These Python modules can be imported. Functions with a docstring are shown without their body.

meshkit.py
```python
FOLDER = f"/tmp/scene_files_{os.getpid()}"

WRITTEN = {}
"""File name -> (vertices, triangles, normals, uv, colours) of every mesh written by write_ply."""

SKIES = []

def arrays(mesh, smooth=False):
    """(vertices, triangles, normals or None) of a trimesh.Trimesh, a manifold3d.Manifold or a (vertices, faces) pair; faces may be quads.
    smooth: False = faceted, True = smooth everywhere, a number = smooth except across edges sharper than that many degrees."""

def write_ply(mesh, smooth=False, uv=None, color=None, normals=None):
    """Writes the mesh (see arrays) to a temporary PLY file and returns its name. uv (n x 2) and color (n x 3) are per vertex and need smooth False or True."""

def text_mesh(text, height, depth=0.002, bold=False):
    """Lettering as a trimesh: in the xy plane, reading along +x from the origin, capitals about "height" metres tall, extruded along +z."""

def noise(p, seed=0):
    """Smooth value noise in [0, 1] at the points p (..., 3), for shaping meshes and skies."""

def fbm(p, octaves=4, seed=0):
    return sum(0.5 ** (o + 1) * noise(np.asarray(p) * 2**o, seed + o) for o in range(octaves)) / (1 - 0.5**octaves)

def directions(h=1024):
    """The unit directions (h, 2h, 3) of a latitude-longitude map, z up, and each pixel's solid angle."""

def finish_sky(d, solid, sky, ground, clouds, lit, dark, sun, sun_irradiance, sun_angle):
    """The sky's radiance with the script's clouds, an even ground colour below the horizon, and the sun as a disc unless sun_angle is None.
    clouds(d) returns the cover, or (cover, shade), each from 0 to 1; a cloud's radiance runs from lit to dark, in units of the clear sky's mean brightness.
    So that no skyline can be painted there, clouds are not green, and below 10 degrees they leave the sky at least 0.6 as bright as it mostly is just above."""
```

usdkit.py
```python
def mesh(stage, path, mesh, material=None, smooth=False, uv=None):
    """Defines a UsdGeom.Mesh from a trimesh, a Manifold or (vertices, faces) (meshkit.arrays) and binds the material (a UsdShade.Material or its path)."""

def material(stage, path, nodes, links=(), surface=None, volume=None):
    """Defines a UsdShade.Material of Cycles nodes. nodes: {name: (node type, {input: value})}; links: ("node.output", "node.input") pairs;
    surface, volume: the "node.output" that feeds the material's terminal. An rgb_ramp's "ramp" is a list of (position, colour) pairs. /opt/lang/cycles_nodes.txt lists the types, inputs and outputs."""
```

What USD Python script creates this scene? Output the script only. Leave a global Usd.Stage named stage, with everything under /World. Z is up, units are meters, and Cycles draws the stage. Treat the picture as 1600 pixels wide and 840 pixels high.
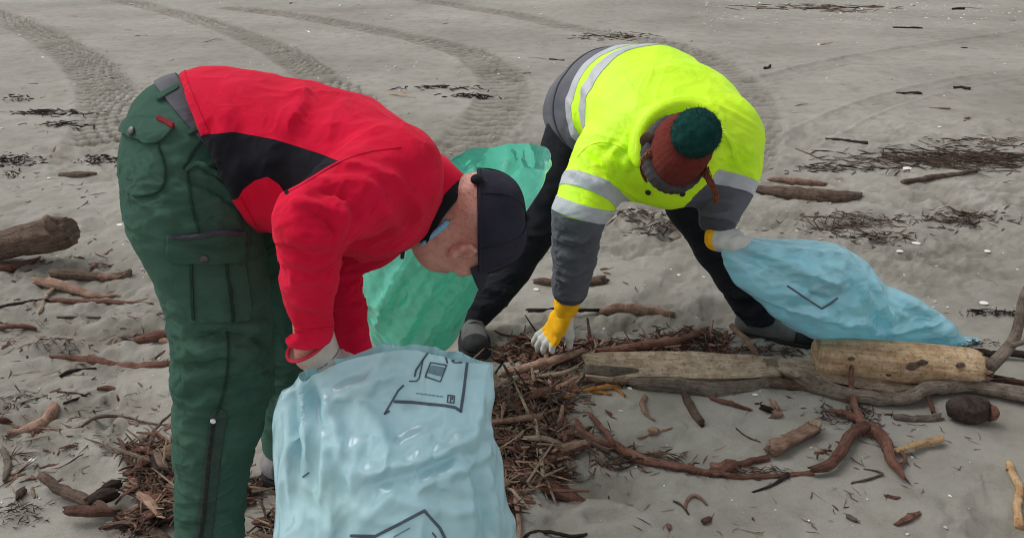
import math, random
import numpy as np, trimesh, usdkit
from meshkit import fbm, noise
from pxr import Usd, UsdGeom, UsdLux, UsdShade, Gf, Sdf, Vt
from scipy.spatial import cKDTree

stage = Usd.Stage.CreateInMemory()
UsdGeom.SetStageUpAxis(stage, UsdGeom.Tokens.z); UsdGeom.SetStageMetersPerUnit(stage, 1.0)
world = UsdGeom.Xform.Define(stage, '/World'); stage.SetDefaultPrim(world.GetPrim())
UsdGeom.Scope.Define(stage, '/World/Looks')

# ---------------------------------------------------------------- camera, sky, sun
CAM = np.array([0, 0, 1.4]); PITCH = math.radians(24); FOC = 1256.0      # FOC: focal length in pixels of the 1600 px wide photograph
cam = UsdGeom.Camera.Define(stage, '/World/camera')
cam.AddTranslateOp().Set(Gf.Vec3d(*CAM)); cam.AddRotateXOp().Set(90 - math.degrees(PITCH))
cam.CreateHorizontalApertureAttr(36.0); cam.CreateVerticalApertureAttr(36.0 * 537 / 1024)
cam.CreateFocalLengthAttr(36.0 * FOC / 1600); cam.CreateClippingRangeAttr(Gf.Vec2f(0.05, 2000))
cam.CreateExposureAttr(0.4)
SUN_EL, SUN_AZ = math.radians(52), math.radians(-65)                    # azimuth from +y towards +x
SKY_STRENGTH, SUN_I = 0.118, 0.22
usdkit.material(stage, '/World/Looks/overcast_sky', {
    'sky': ('sky_texture', {'sky_type': 'single_scattering', 'sun_disc': False, 'sun_elevation': SUN_EL, 'sun_rotation': SUN_AZ, 'air_density': 1.0, 'aerosol_density': 3.0}),
    'grey': ('hsv', {'saturation': 0.14, 'value': 1.0, 'fac': 1.0}),
    'tc': ('texture_coordinate', {}), 'map': ('mapping', {'scale': (1, 1, 2.5)}),
    'n': ('noise_texture', {'scale': 2.2, 'detail': 6, 'roughness': 0.55}),
    'r': ('rgb_ramp', {'ramp': [(0.3, (0.80, 0.80, 0.82)), (0.7, (1.1, 1.1, 1.09))]}),
    'm': ('mix_color', {'blend_type': 'multiply', 'fac': 1.0}),
    'b': ('background_shader', {'strength': SKY_STRENGTH})},
    [('sky.color', 'grey.color'), ('tc.generated', 'map.vector'), ('map.vector', 'n.vector'), ('n.fac', 'r.fac'), ('grey.color', 'm.a'), ('r.color', 'm.b'), ('m.result', 'b.color')], surface='b.background')
dome = UsdLux.DomeLight.Define(stage, '/World/sky'); dome.CreateIntensityAttr(1.0)
UsdShade.MaterialBindingAPI.Apply(dome.GetPrim()).Bind(UsdShade.Material.Get(stage, '/World/Looks/overcast_sky'))
dome.GetPrim().SetCustomDataByKey('kind', 'structure'); dome.GetPrim().SetCustomDataByKey('label', 'pale grey overcast sky above the beach')
sun = UsdLux.DistantLight.Define(stage, '/World/sun')
sun.CreateIntensityAttr(SUN_I); sun.CreateAngleAttr(50.0); sun.CreateNormalizeAttr(True); sun.CreateColorAttr(Gf.Vec3f(1.0, 0.97, 0.93))
sun.AddRotateZOp().Set(-math.degrees(SUN_AZ)); sun.AddRotateXOp().Set(-(90 - math.degrees(SUN_EL)))

# ---------------------------------------------------------------- helpers: pixels of the photograph to points in the place
FWD = np.array([0, math.cos(PITCH), -math.sin(PITCH)]); UPV = np.array([0, math.sin(PITCH), math.cos(PITCH)]); RGT = np.array([1.0, 0, 0])
def ray(px, py):
    return FWD + RGT * ((px - 800) / FOC) + UPV * (-(py - 420) / FOC)
def at(px, py, Y):                                   # the point at distance Y (along the beach) seen at a pixel
    d = ray(px, py); return CAM + d * (Y / d[1])
def ground(px, py, z=0.0):                           # the point of the beach seen at a pixel
    d = ray(px, py); p = CAM + d * ((z - CAM[2]) / d[2])
    return np.array([p[0], p[1], z])
def proj(P):
    r = np.asarray(P, float) - CAM; d = r @ FWD
    return np.stack([800 + FOC * r[..., 0] / d, 420 - FOC * (r @ UPV) / d, d], -1)
def mpp(p): return ((np.asarray(p) - CAM) @ FWD) / FOC      # metres per pixel at a point
def unit(v): v = np.asarray(v, float); return v / np.linalg.norm(v)

USED = {}
def numbered(parent, name):
    k = parent + '/' + name; n = USED.get(k, 0); USED[k] = n + 1
    return k if n == 0 else f'{k}_{n:03d}'
def path_of(parent): return '/World' if parent is None else str(parent.GetPath())
def tag(prim, label=None, category=None, group=None, kind=None):
    for k, v in (('label', label), ('category', category), ('group', group), ('kind', kind)):
        if v: prim.SetCustomDataByKey(k, v)
    return prim
def thing(name, label, category, loc=(0, 0, 0), group=None):
    x = UsdGeom.Xform.Define(stage, numbered('/World', name)); x.AddTranslateOp().Set(Gf.Vec3d(*map(float, loc)))
    p = x.GetPrim(); tag(p, label, category, group); BASE[str(p.GetPath())] = np.array(loc, float)
    return p
BASE = {'/World': np.zeros(3)}
def obj(name, mesh, mat, parent=None, smooth=True, label=None, category=None, group=None, kind=None, uv=None, base=None):
    """One Mesh prim; vertices are given in world coordinates and stored relative to the thing's base."""
    par = path_of(parent); path = numbered(par, name)
    top = '/'.join(par.split('/')[:3]); off = BASE.get(top, np.zeros(3))
    v, f = (mesh.vertices, mesh.faces) if hasattr(mesh, 'vertices') else mesh
    v = np.asarray(v, float) - off
    if parent is None and base is None and kind is None: base = [v[:, 0].mean(), v[:, 1].mean(), v[:, 2].min()]
    if parent is None and base is not None: v = v - np.asarray(base, float)
    m = usdkit.mesh(stage, path, (v, np.asarray(f)), MAT[mat], smooth=smooth, uv=uv)
    if parent is None:
        BASE[path] = np.zeros(3)
        if base is not None: m.AddTranslateOp().Set(Gf.Vec3d(*map(float, base))); BASE[path] = np.asarray(base, float)
    tag(m.GetPrim(), label, category, group, kind)
    return m.GetPrim()

# ---------------------------------------------------------------- helpers: implicit surfaces
def smin(a, b, k):
    if k <= 0: return np.minimum(a, b)
    h = np.maximum(k - np.abs(a - b), 0) / k
    return np.minimum(a, b) - h * h * k * 0.25
class Field:
    """A list of rounded, tapering bones (elliptic across the unit vector L) joined smoothly into one surface."""
    def __init__(s): s.ops = []
    def seg(s, a, b, ra, rb, L=None, la=None, lb=None, k=0.03, op='add'):
        a, b = np.array(a, float), np.array(b, float)
        la = ra if la is None else la; lb = rb if lb is None else lb
        M = max(ra, rb, la, lb) + 0.05
        s.ops.append((op, a, b, ra, rb, None if L is None else unit(L), la, lb, k, np.minimum(a, b) - M, np.maximum(a, b) + M)); return s
    def ball(s, c, r, k=0.02, op='add'): return s.seg(c, np.array(c, float) + [0, 0, 1e-4], r, r, k=k, op=op)
    def ell(s, c, axes, radii, k=0.02, op='add'):                    # ellipsoid with unit axes (rows)
        c = np.array(c, float); M = max(radii) + 0.05
        s.ops.append((op + '_ell', c, np.array([unit(x) for x in axes]), np.array(radii, float), None, None, None, None, k, c - M, c + M)); return s
    def chain(s, pts, L=None, k=0.03, op='add'):                      # pts: (point, r[, lateral r])
        for i, (p, q) in enumerate(zip(pts[:-1], pts[1:])):
            if i > 1: k = min(k, .012)
            s.seg(p[0], q[0], p[1], q[1], L, p[2] if len(p) > 2 else None, q[2] if len(q) > 2 else None, k, op)
        return s
    def cut(s, c, n, reach=0.3):                                      # removes what lies beyond the plane on its n side, near c
        c = np.array(c, float)
        s.ops.append(('cut', c, unit(n), None, None, None, None, None, 0, c - reach, c + reach)); return s
    def mesh(s, h, smooth=2):
        lo = np.min([o[9] for o in s.ops if o[0] != 'cut'], 0); hi = np.max([o[10] for o in s.ops if o[0] != 'cut'], 0)
        n = np.ceil((hi - lo) / h).astype(int) + 1
        d = np.full(n, 0.3, np.float32); ax = [lo[i] + h * np.arange(n[i]) for i in range(3)]
        for op, a, b, ra, rb, L, la, lb, k, l, u in s.ops:
            i0 = np.clip(np.floor((l - lo) / h).astype(int), 0, n); i1 = np.clip(np.ceil((u - lo) / h).astype(int) + 1, 0, n)
            if (i1 <= i0).any(): continue
            sl = tuple(slice(x, y) for x, y in zip(i0, i1))
            P = np.stack(np.meshgrid(*[ax[i][sl[i]] for i in range(3)], indexing='ij'), -1).astype(np.float32)
            if op == 'cut':
                e = (P - a.astype(np.float32)) @ b.astype(np.float32)
                near = ((P - a.astype(np.float32)) ** 2).sum(-1) < ((u - l)[0] / 2) ** 2
                d[sl] = np.where(near, np.maximum(d[sl], e), d[sl]); continue
            if op.endswith('_ell'):
                q = (P - a.astype(np.float32)) @ b.T.astype(np.float32); R = ra.astype(np.float32)
                k0 = np.sqrt(((q / R) ** 2).sum(-1)) + 1e-9; k1 = np.sqrt(((q / R ** 2) ** 2).sum(-1)) + 1e-9
                e = k0 * (k0 - 1) / k1; op = op[:-4]
            else:
                ba = (b - a).astype(np.float32); v = P - a.astype(np.float32)
                t = np.clip((v @ ba) / max(float(ba @ ba), 1e-12), 0, 1); v = v - t[..., None] * ba
                r = ra + (rb - ra) * t
                if L is None: e = np.sqrt((v ** 2).sum(-1)) - r
                else:
                    w = la + (lb - la) * t; vl = v @ L.astype(np.float32); v2 = np.maximum((v ** 2).sum(-1) - vl ** 2, 0)
                    k0 = np.sqrt(v2 / r ** 2 + vl ** 2 / w ** 2) + 1e-9; k1 = np.sqrt(v2 / r ** 4 + vl ** 2 / w ** 4) + 1e-9
                    e = k0 * (k0 - 1) / k1
            if op == 'add': d[sl] = smin(d[sl], e, k)
            else: d[sl] = -smin(-d[sl], e, k)
        v, f = surface_nets(d, h); v = v + lo
        for _ in range(smooth): v = relax(v, f, 0.5)
        return v, f
def surface_nets(d, h):
    ins = d < 0; c = np.zeros(np.array(d.shape) - 1, np.int8)
    for i, j, k in np.ndindex(2, 2, 2): c += ins[i:i + c.shape[0], j:j + c.shape[1], k:k + c.shape[2]]
    I = np.argwhere((c > 0) & (c < 8)); idx = np.full(c.shape, -1, np.int64); idx[tuple(I.T)] = np.arange(len(I))
    acc = np.zeros((len(I), 3)); cnt = np.zeros(len(I))
    C = [np.array(x) for x in np.ndindex(2, 2, 2)]
    for a in C:
        for axis in range(3):
            if a[axis]: continue
            b = a.copy(); b[axis] = 1
            da = d[tuple((I + a).T)]; db = d[tuple((I + b).T)]; m = (da < 0) != (db < 0)
            t = np.where(m, da / np.where(m, da - db, 1), 0)
            p = a + t[:, None] * (b - a); acc[m] += p[m]; cnt[m] += 1
    V = (I + acc / cnt[:, None]) * h
    Q = []
    for axis in range(3):
        sa = [slice(None)] * 3; sb = [slice(None)] * 3; sa[axis] = slice(0, -1); sb[axis] = slice(1, None)
        A, B = ins[tuple(sa)], ins[tuple(sb)]; E = np.argwhere(A != B); fl = A[tuple(E.T)]
        u, w = (axis + 1) % 3, (axis + 2) % 3
        ok = (E[:, u] > 0) & (E[:, w] > 0) & (E[:, u] < c.shape[u]) & (E[:, w] < c.shape[w]); E, fl = E[ok], fl[ok]
        eu, ew = np.eye(3, dtype=int)[u], np.eye(3, dtype=int)[w]
        q = np.stack([idx[tuple((E - eu - ew).T)], idx[tuple((E - ew).T)], idx[tuple(E.T)], idx[tuple((E - eu).T)]], 1)
        q[~fl] = q[~fl][:, ::-1]; Q.append(q)
    Q = np.vstack(Q)
    return V, np.vstack([Q[:, [0, 1, 2]], Q[:, [0, 2, 3]]])
def relax(v, f, w):
    e = np.vstack([f[:, [0, 1]], f[:, [1, 2]], f[:, [2, 0]]]); s = np.zeros_like(v); n = np.zeros(len(v))
    for i, j in ((0, 1), (1, 0)):
        for k in range(3): s[:, k] += np.bincount(e[:, i], v[e[:, j], k], len(v))
        n += np.bincount(e[:, i], minlength=len(v))
    return v + w * (s / np.maximum(n, 1)[:, None] - v)
def vnormals(v, f):
    fn = np.cross(v[f[:, 1]] - v[f[:, 0]], v[f[:, 2]] - v[f[:, 0]]); n = np.zeros_like(v)
    for k in range(3):
        for c in range(3): n[:, c] += np.bincount(f[:, k], fn[:, c], len(v))
    return n / np.maximum(np.linalg.norm(n, axis=1, keepdims=True), 1e-12)
def subdivide(v, f):
    e = np.sort(np.vstack([f[:, [0, 1]], f[:, [1, 2]], f[:, [2, 0]]]), 1); u, inv = np.unique(e, axis=0, return_inverse=True)
    m = inv.reshape(3, -1).T + len(v); v2 = np.vstack([v, v[u].mean(1)])
    f2 = np.vstack([np.stack([f[:, 0], m[:, 0], m[:, 2]], 1), np.stack([f[:, 1], m[:, 1], m[:, 0]], 1), np.stack([f[:, 2], m[:, 2], m[:, 1]], 1), m])
    return v2, f2
def clip_mesh(v, f, g):
    """The part of the mesh where the per-vertex value g > 0, cut cleanly along g = 0."""
    s = g > 0; n = s[f].sum(1); out = [f[n == 3]]; newv, key = [], {}
    def cutv(a, b):
        k = (a, b) if a < b else (b, a)
        if k not in key:
            t = g[a] / (g[a] - g[b]); key[k] = len(v) + len(newv); newv.append(v[a] + t * (v[b] - v[a]))
        return key[k]
    rows = []
    for t in f[(n == 1) | (n == 2)]:
        i = [int(x) for x in t]; ss = [bool(s[x]) for x in i]
        if sum(ss) == 1:
            while not ss[0]: i = i[1:] + i[:1]; ss = ss[1:] + ss[:1]
            rows.append((i[0], cutv(i[0], i[1]), cutv(i[0], i[2])))
        else:
            while ss[0]: i = i[1:] + i[:1]; ss = ss[1:] + ss[:1]
            p, q = cutv(i[0], i[1]), cutv(i[0], i[2]); rows += [(p, i[1], i[2]), (p, i[2], q)]
    if rows: out.append(np.array(rows))
    F = np.vstack(out).astype(int); V = np.vstack([v, np.array(newv)]) if newv else v
    u, inv = np.unique(F, return_inverse=True)
    return V[u], inv.reshape(-1, 3)
def polyline_dist(q, pts, closed=False):
    """2-D or 3-D distance of the points q to a polyline and the arc position of the nearest spot."""
    pts = np.asarray(pts, float); best = np.full(len(q), 1e9); pos = np.zeros(len(q)); s0 = 0
    for a, b in zip(pts, np.roll(pts, -1, 0) if closed else pts[1:]):
        ba = b - a; L = np.linalg.norm(ba); t = np.clip((q - a) @ ba / max(L * L, 1e-12), 0, 1)
        d = np.linalg.norm(q - a - t[:, None] * ba, axis=1); m = d < best; best[m] = d[m]; pos[m] = s0 + t[m] * L; s0 += L
    return best, pos / max(s0, 1e-9)
def poly_field(q, poly):
    """Signed distance (positive inside) of 2-D points to a closed polygon."""
    poly = np.asarray(poly, float); d, _ = polyline_dist(q, poly, True); c = np.zeros(len(q), bool)
    for (x0, y0), (x1, y1) in zip(poly, np.roll(poly, -1, 0)):
        if y0 == y1: continue
        m = ((y0 > q[:, 1]) != (y1 > q[:, 1])) & (q[:, 0] < (x1 - x0) * (q[:, 1] - y0) / (y1 - y0) + x0); c ^= m
    return np.where(c, d, -d)
def spline(pts, n):
    """n points evenly along a smooth curve through pts."""
    from scipy.interpolate import CubicSpline, PchipInterpolator
    p = np.asarray(pts, float); t = np.r_[0, np.cumsum(np.linalg.norm(np.diff(p, axis=0), axis=1))]
    if len(p) < 3: return p[0] + (p[1] - p[0]) * np.linspace(0, 1, n)[:, None]
    return CubicSpline(t, p)(np.linspace(0, t[-1], n))
class Cloth:
    """A garment: a mesh that can be creased and from which raised or coloured pieces are cut."""
    def __init__(s, field, h, sub=0, smooth=2):
        s.v, s.f = field.mesh(h, smooth) if isinstance(field, Field) else field
        for _ in range(sub): s.v, s.f = subdivide(s.v, s.f); s.v = relax(s.v, s.f, 0.3)
        s.upd()
    def upd(s): s.n = vnormals(s.v, s.f); s.p = proj(s.v); s.front = (s.n * (CAM - s.v)).sum(1) > -0.02
    def surf(s, px, py):                              # the nearest visible surface point at a pixel
        d = np.hypot(s.p[:, 0] - px, s.p[:, 1] - py); r = max(8.0, d.min() * 1.2 + 1); m = np.where((d < r) & s.front)[0]
        if len(m) == 0: m = np.where(d < r)[0]
        i = m[np.argmin(s.p[m, 2] + d[m] * 0.0015)]; m = m[s.p[m, 2] < s.p[i, 2] + 0.03]; w = 1 / (d[m] + 1.0) ** 2
        return (s.v[m] * w[:, None]).sum(0) / w.sum()
    def folds(s, lines):                              # (pixel polyline, height in m, width in m): a crease lying on the cloth
        off = np.zeros(len(s.v))
        for pts, a, w in lines:
            q = np.array([s.surf(*p) for p in spline(pts, max(3, len(pts) * 3))])
            lo, hi = q.min(0) - 3 * w, q.max(0) + 3 * w
            m = np.where(((s.v > lo) & (s.v < hi)).all(1))[0]
            if len(m) == 0: continue
            wq = s.v[m] / 0.035; warp = np.stack([fbm(wq + 3.1, 2, 7), fbm(wq + 8.7, 2, 8), fbm(wq + 5.9, 2, 9)], -1) - 0.5
            d, t = polyline_dist(s.v[m] + warp * w * 1.6, q); env = np.clip(4 * np.minimum(t, 1 - t) + 0.15, 0, 1)
            off[m] += a * env * (np.exp(-(d / w) ** 1.25) - 0.35 * np.exp(-((d - 1.9 * w) / w) ** 2))
        s.v = s.v + s.n * off[:, None]; s.upd()
    def wrinkle(s, amp, scale, stretch=(1, 1, 1), seed=0, ridge=False, where=None):
        x = fbm(s.v * np.asarray(stretch) / scale, 3, seed); x = (1 - 2 * np.abs(2 * x - 1)) if ridge else 2 * x - 1
        a = amp * x
        if where is not None: a = a * where
        s.v = s.v + s.n * a[:, None]; s.upd()
    def creases(s, amp, scale, along, centres, seed=0, stretch=0.35):
        """Sharp thin ridges of bunched cloth running along a direction, strongest near the given (point, reach) centres."""
        u = unit(along); w = np.zeros(len(s.v))
        for c, r in centres: w = np.maximum(w, np.exp(-(((s.v - np.asarray(c)) ** 2).sum(1)) / r ** 2))
        q = s.v - np.outer(s.v @ u, u) * (1 - stretch); q = q / scale; q = q + (np.stack([fbm(q * .7 + k * 4.3, 2, seed + 30 + k) for k in range(3)], -1) - .5) * 1.3
        x = (1 - np.abs(2 * noise(q, seed) - 1)) ** 2.2 + .5 * (1 - np.abs(2 * noise(q * 1.9, seed + 1) - 1)) ** 2.2
        s.v = s.v + s.n * (amp * w * (x - .35))[:, None]; s.upd()
    def pix(s, poly, depth=0.14):                     # value of the visible side inside a pixel outline
        g = poly_field(s.p[:, :2], poly); m = s.front & (g > -4)
        if m.any():
            dm = np.percentile(s.p[m, 2], 20); g = np.where(s.front & (s.p[:, 2] < dm + depth), g, -30.0)
        return g
    def piece(s, g, lift=0.0, skirt=True):            # the cloth where g > 0, raised by lift, with its edge turned down to the cloth
        v, f = clip_mesh(np.hstack([s.v, s.n]), s.f, g); n = v[:, 3:]; n = n / np.maximum(np.linalg.norm(n, axis=1, keepdims=True), 1e-9); v = v[:, :3]
        if lift == 0: return v, f
        w = v + n * lift
        if skirt:
            e = np.vstack([f[:, [0, 1]], f[:, [1, 2]], f[:, [2, 0]]]); es = np.sort(e, 1)
            _, i, c = np.unique(es, axis=0, return_index=True, return_counts=True); b = e[i[c == 1]]
            k = len(w); bi, inv = np.unique(b, return_inverse=True); inv = inv.reshape(-1, 2)
            low = v[bi] - n[bi] * 0.002
            f = np.vstack([f, np.stack([b[:, 1], b[:, 0], k + inv[:, 0]], 1), np.stack([b[:, 1], k + inv[:, 0], k + inv[:, 1]], 1)])
            w = np.vstack([w, low])
        return w, f
    def strip(s, pts, w_px, lift, depth=0.14, curved=True):        # a narrow raised band along a pixel polyline (seams, tapes, printed lines)
        q = spline(pts, max(3, 4 * len(pts))) if len(pts) > 2 and curved else np.asarray(pts, float)
        d, _ = polyline_dist(s.p[:, :2], q); m = s.front & (d < w_px / 2 + 14)
        near = np.percentile(s.p[m, 2], 15) if m.any() else 0; m = m & (s.p[:, 2] < near + depth); fs = s.f[m[s.f].any(1)]
        if len(fs) == 0: return np.zeros((0, 3)), np.zeros((0, 3), int)
        u, inv = np.unique(fs, return_inverse=True); v, f = np.hstack([s.v[u], s.n[u]]), inv.reshape(-1, 3)
        for _ in range(3):                            # refine so that a narrow band keeps clean edges
            e = proj(v[:, :3])[:, :2]; L = np.linalg.norm(e[f[:, 0]] - e[f[:, 1]], axis=1)
            if np.percentile(L, 80) < max(w_px * .45, 1.6): break
            v, f = subdivide(v, f)
        c = Cloth.__new__(Cloth); c.v, c.n, c.f = v[:, :3], v[:, 3:] / np.maximum(np.linalg.norm(v[:, 3:], axis=1, keepdims=True), 1e-9), f
        c.p = proj(c.v); d, _ = polyline_dist(c.p[:, :2], q); front = (c.n * (CAM - c.v)).sum(1) > -0.02
        return c.piece(np.where(front, w_px / 2 - d, -5.0), lift)
def join(ms):
    V, F, k = [], [], 0
    for m in ms:
        v, f = (m.vertices, m.faces) if hasattr(m, 'vertices') else m
        if len(v) == 0: continue
        V.append(np.asarray(v, float)); F.append(np.asarray(f) + k); k += len(v)
    return np.vstack(V), np.vstack(F)
def tube(pts, r, sides=8, caps=True, seed=None, rough=0.0, flat=1.0, side=None):
    """A tube along pts; r is a number or one radius per point. Returns (v, f), uv through tube.uv."""
    pts = np.asarray(pts, float); n = len(pts); r = np.broadcast_to(np.asarray(r, float), (n,))
    t = np.gradient(pts, axis=0); t /= np.maximum(np.linalg.norm(t, axis=1, keepdims=True), 1e-9)
    a = unit(np.cross(t[0], [0.13, 0.21, 0.97] if abs(t[0][2]) < 0.9 else [1, 0, 0])) if side is None else unit(np.asarray(side) - t[0] * (np.asarray(side) @ t[0]))
    V, UV, s = [], [], 0
    for i in range(n):
        a = unit(a - t[i] * (a @ t[i])); b = np.cross(t[i], a); th = np.arange(sides) / sides * 2 * np.pi
        V.append(pts[i] + r[i] * (np.cos(th)[:, None] * a + flat * np.sin(th)[:, None] * b)); s += np.linalg.norm(pts[i] - pts[i - 1]) if i else 0
        UV.append(np.stack([np.abs(th / np.pi - 1) , np.full(sides, s)], 1))
    V = np.vstack(V); UV = np.vstack(UV)
    if rough:
        c = np.repeat(pts, sides, 0); rr = np.repeat(r, sides)
        V = V + (V - c) * ((fbm(V / (np.mean(r) * 2.2) + (seed or 0) * 7.3, 3, seed or 0) - 0.5) * 2 * rough)[:, None]
    i = np.arange(n - 1)[:, None] * sides; j = np.arange(sides)[None]; k = (j + 1) % sides
    q = np.stack([i + j, i + k, i + sides + k, i + sides + j], -1).reshape(-1, 4); F = [q[:, [0, 1, 2]], q[:, [0, 2, 3]]]
    if caps:
        m = len(V); V = np.vstack([V, pts[0], pts[-1]]); UV = np.vstack([UV, [0.5, 0], [0.5, s]]); j = np.arange(sides); k = (j + 1) % sides
        F += [np.stack([np.full(sides, m), k, j], 1), np.stack([np.full(sides, m + 1), (n - 1) * sides + j, (n - 1) * sides + k], 1)]
    tube.uv = UV
    return V, np.vstack(F)

# ---------------------------------------------------------------- materials
MAT = {}
def looks(name, nodes, links=(), surface='p.BSDF'): MAT[name] = usdkit.material(stage, '/World/Looks/' + name, nodes, links, surface=surface)
def fabric(name, c0, c1, scale=14, rough=0.9, weave=900, bump=0.25, sheen=0.0, spec=0.1, dist=0.0012):
    looks(name, {'tc': ('texture_coordinate', {}), 'n': ('noise_texture', {'scale': scale, 'detail': 6, 'roughness': 0.6}),
        'r': ('rgb_ramp', {'ramp': [(0.3, c0), (0.7, c1)]}), 'w': ('noise_texture', {'scale': weave, 'detail': 2}), 'n2': ('noise_texture', {'scale': scale * 9, 'detail': 3}),
        'a': ('math', {'math_type': 'add'}), 'b': ('bump', {'strength': bump, 'distance': dist}),
        'p': ('principled_bsdf', {'roughness': rough, 'sheen_weight': sheen, 'sheen_roughness': 0.6, 'specular_ior_level': spec})},
        [('tc.object', 'n.vector'), ('tc.object', 'w.vector'), ('tc.object', 'n2.vector'), ('n.fac', 'r.fac'), ('r.color', 'p.base_color'), ('w.fac', 'a.value1'), ('n2.fac', 'a.value2'), ('a.value', 'b.height'), ('b.normal', 'p.normal')])
def plain(name, c, rough=0.5, spec=0.5, metallic=0.0):
    looks(name, {'tc': ('texture_coordinate', {}), 'n': ('noise_texture', {'scale': 60, 'detail': 4}), 'r': ('rgb_ramp', {'ramp': [(0.3, tuple(x * 0.8 for x in c)), (0.7, tuple(min(1, x * 1.15) for x in c))]}),
        'p': ('principled_bsdf', {'roughness': rough, 'specular_ior_level': spec, 'metallic': metallic})}, [('tc.object', 'n.vector'), ('n.fac', 'r.fac'), ('r.color', 'p.base_color')])
fabric('red_fleece', (0.55, 0.006, 0.030), (0.68, 0.010, 0.048), 10, 0.95, 700, 0.35, 0.03, 0.05)
fabric('black_fleece', (0.008, 0.008, 0.011), (0.017, 0.017, 0.021), 12, 0.95, 700, 0.3, 0.02, 0.06)
fabric('green_cotton', (0.036, 0.084, 0.061), (0.058, 0.118, 0.088), 9, 0.95, 800, 0.3, 0.0, 0.06)
fabric('green_seam', (0.018, 0.040, 0.030), (0.026, 0.054, 0.042), 30, 0.95); fabric('zip_cloth', (.034, .056, .046), (.05, .078, .065), 30, .95); fabric('zip_dark', (.016, .017, .015), (.035, .034, .03), 60, .6)
fabric('navy_cap', (0.020, 0.020, 0.031), (0.034, 0.033, 0.048), 18, 0.95, 900, 0.4, 0.02, 0.05)
fabric('black_cotton', (0.005, 0.006, 0.009), (0.010, 0.011, 0.015), 12, 0.85, 800, 0.3, 0.0, 0.2)
fabric('grey_shell', (0.070, 0.072, 0.088), (0.105, 0.108, 0.128), 9, 0.6, 900, 0.25, 0.0, 0.35)
fabric('dark_shell', (0.036, 0.038, 0.050), (0.056, 0.058, 0.074), 9, 0.6, 900, 0.25, 0.0, 0.35)
fabric('red_tab', (0.20, 0.02, 0.025), (0.26, 0.03, 0.035), 40)
fabric('rust_knit', (0.120, 0.024, 0.018), (0.175, 0.036, 0.028), 40, 0.95, 260, 0.9, 0.02, 0.04, 0.003)
fabric('grey_knit', (0.060, 0.052, 0.055), (0.095, 0.085, 0.088), 40, 0.95, 260, 0.9, 0.02, 0.04, 0.003)
fabric('green_wool', (0.004, 0.032, 0.027), (0.012, 0.075, 0.062), 60, 0.95, 300, 1.0, 0.02, 0.04, 0.004)
fabric('white_leather', (0.46, 0.46, 0.43), (0.62, 0.62, 0.59), 30, 0.75, 500, 0.4, 0.0, 0.3)
fabric('dirty_leather', (0.40, 0.35, 0.31), (0.62, 0.56, 0.50), 22, 0.8, 500, 0.4, 0.0, 0.3)
fabric('yellow_cotton', (0.80, 0.38, 0.010), (0.95, 0.52, 0.02), 30, 0.85, 600, 0.4)
fabric('red_binding', (0.46, 0.02, 0.05), (0.60, 0.05, 0.09), 40, 0.85)
fabric('silver_tape', (0.36, 0.38, 0.41), (0.47, 0.49, 0.52), 16, 0.42, 900, 0.15, 0.0, 0.6)
fabric('mask_blue', (0.16, 0.42, 0.66), (0.26, 0.52, 0.74), 30, 0.8)
fabric('shoe_grey', (0.085, 0.083, 0.082), (0.14, 0.137, 0.135), 25, 0.7, 500, 0.4)
fabric('shoe_light', (0.19, 0.18, 0.19), (0.30, 0.29, 0.29), 25, 0.7, 500, 0.4)
fabric('shoe_sole', (0.016, 0.016, 0.018), (0.034, 0.034, 0.036), 30, 0.7)
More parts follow.
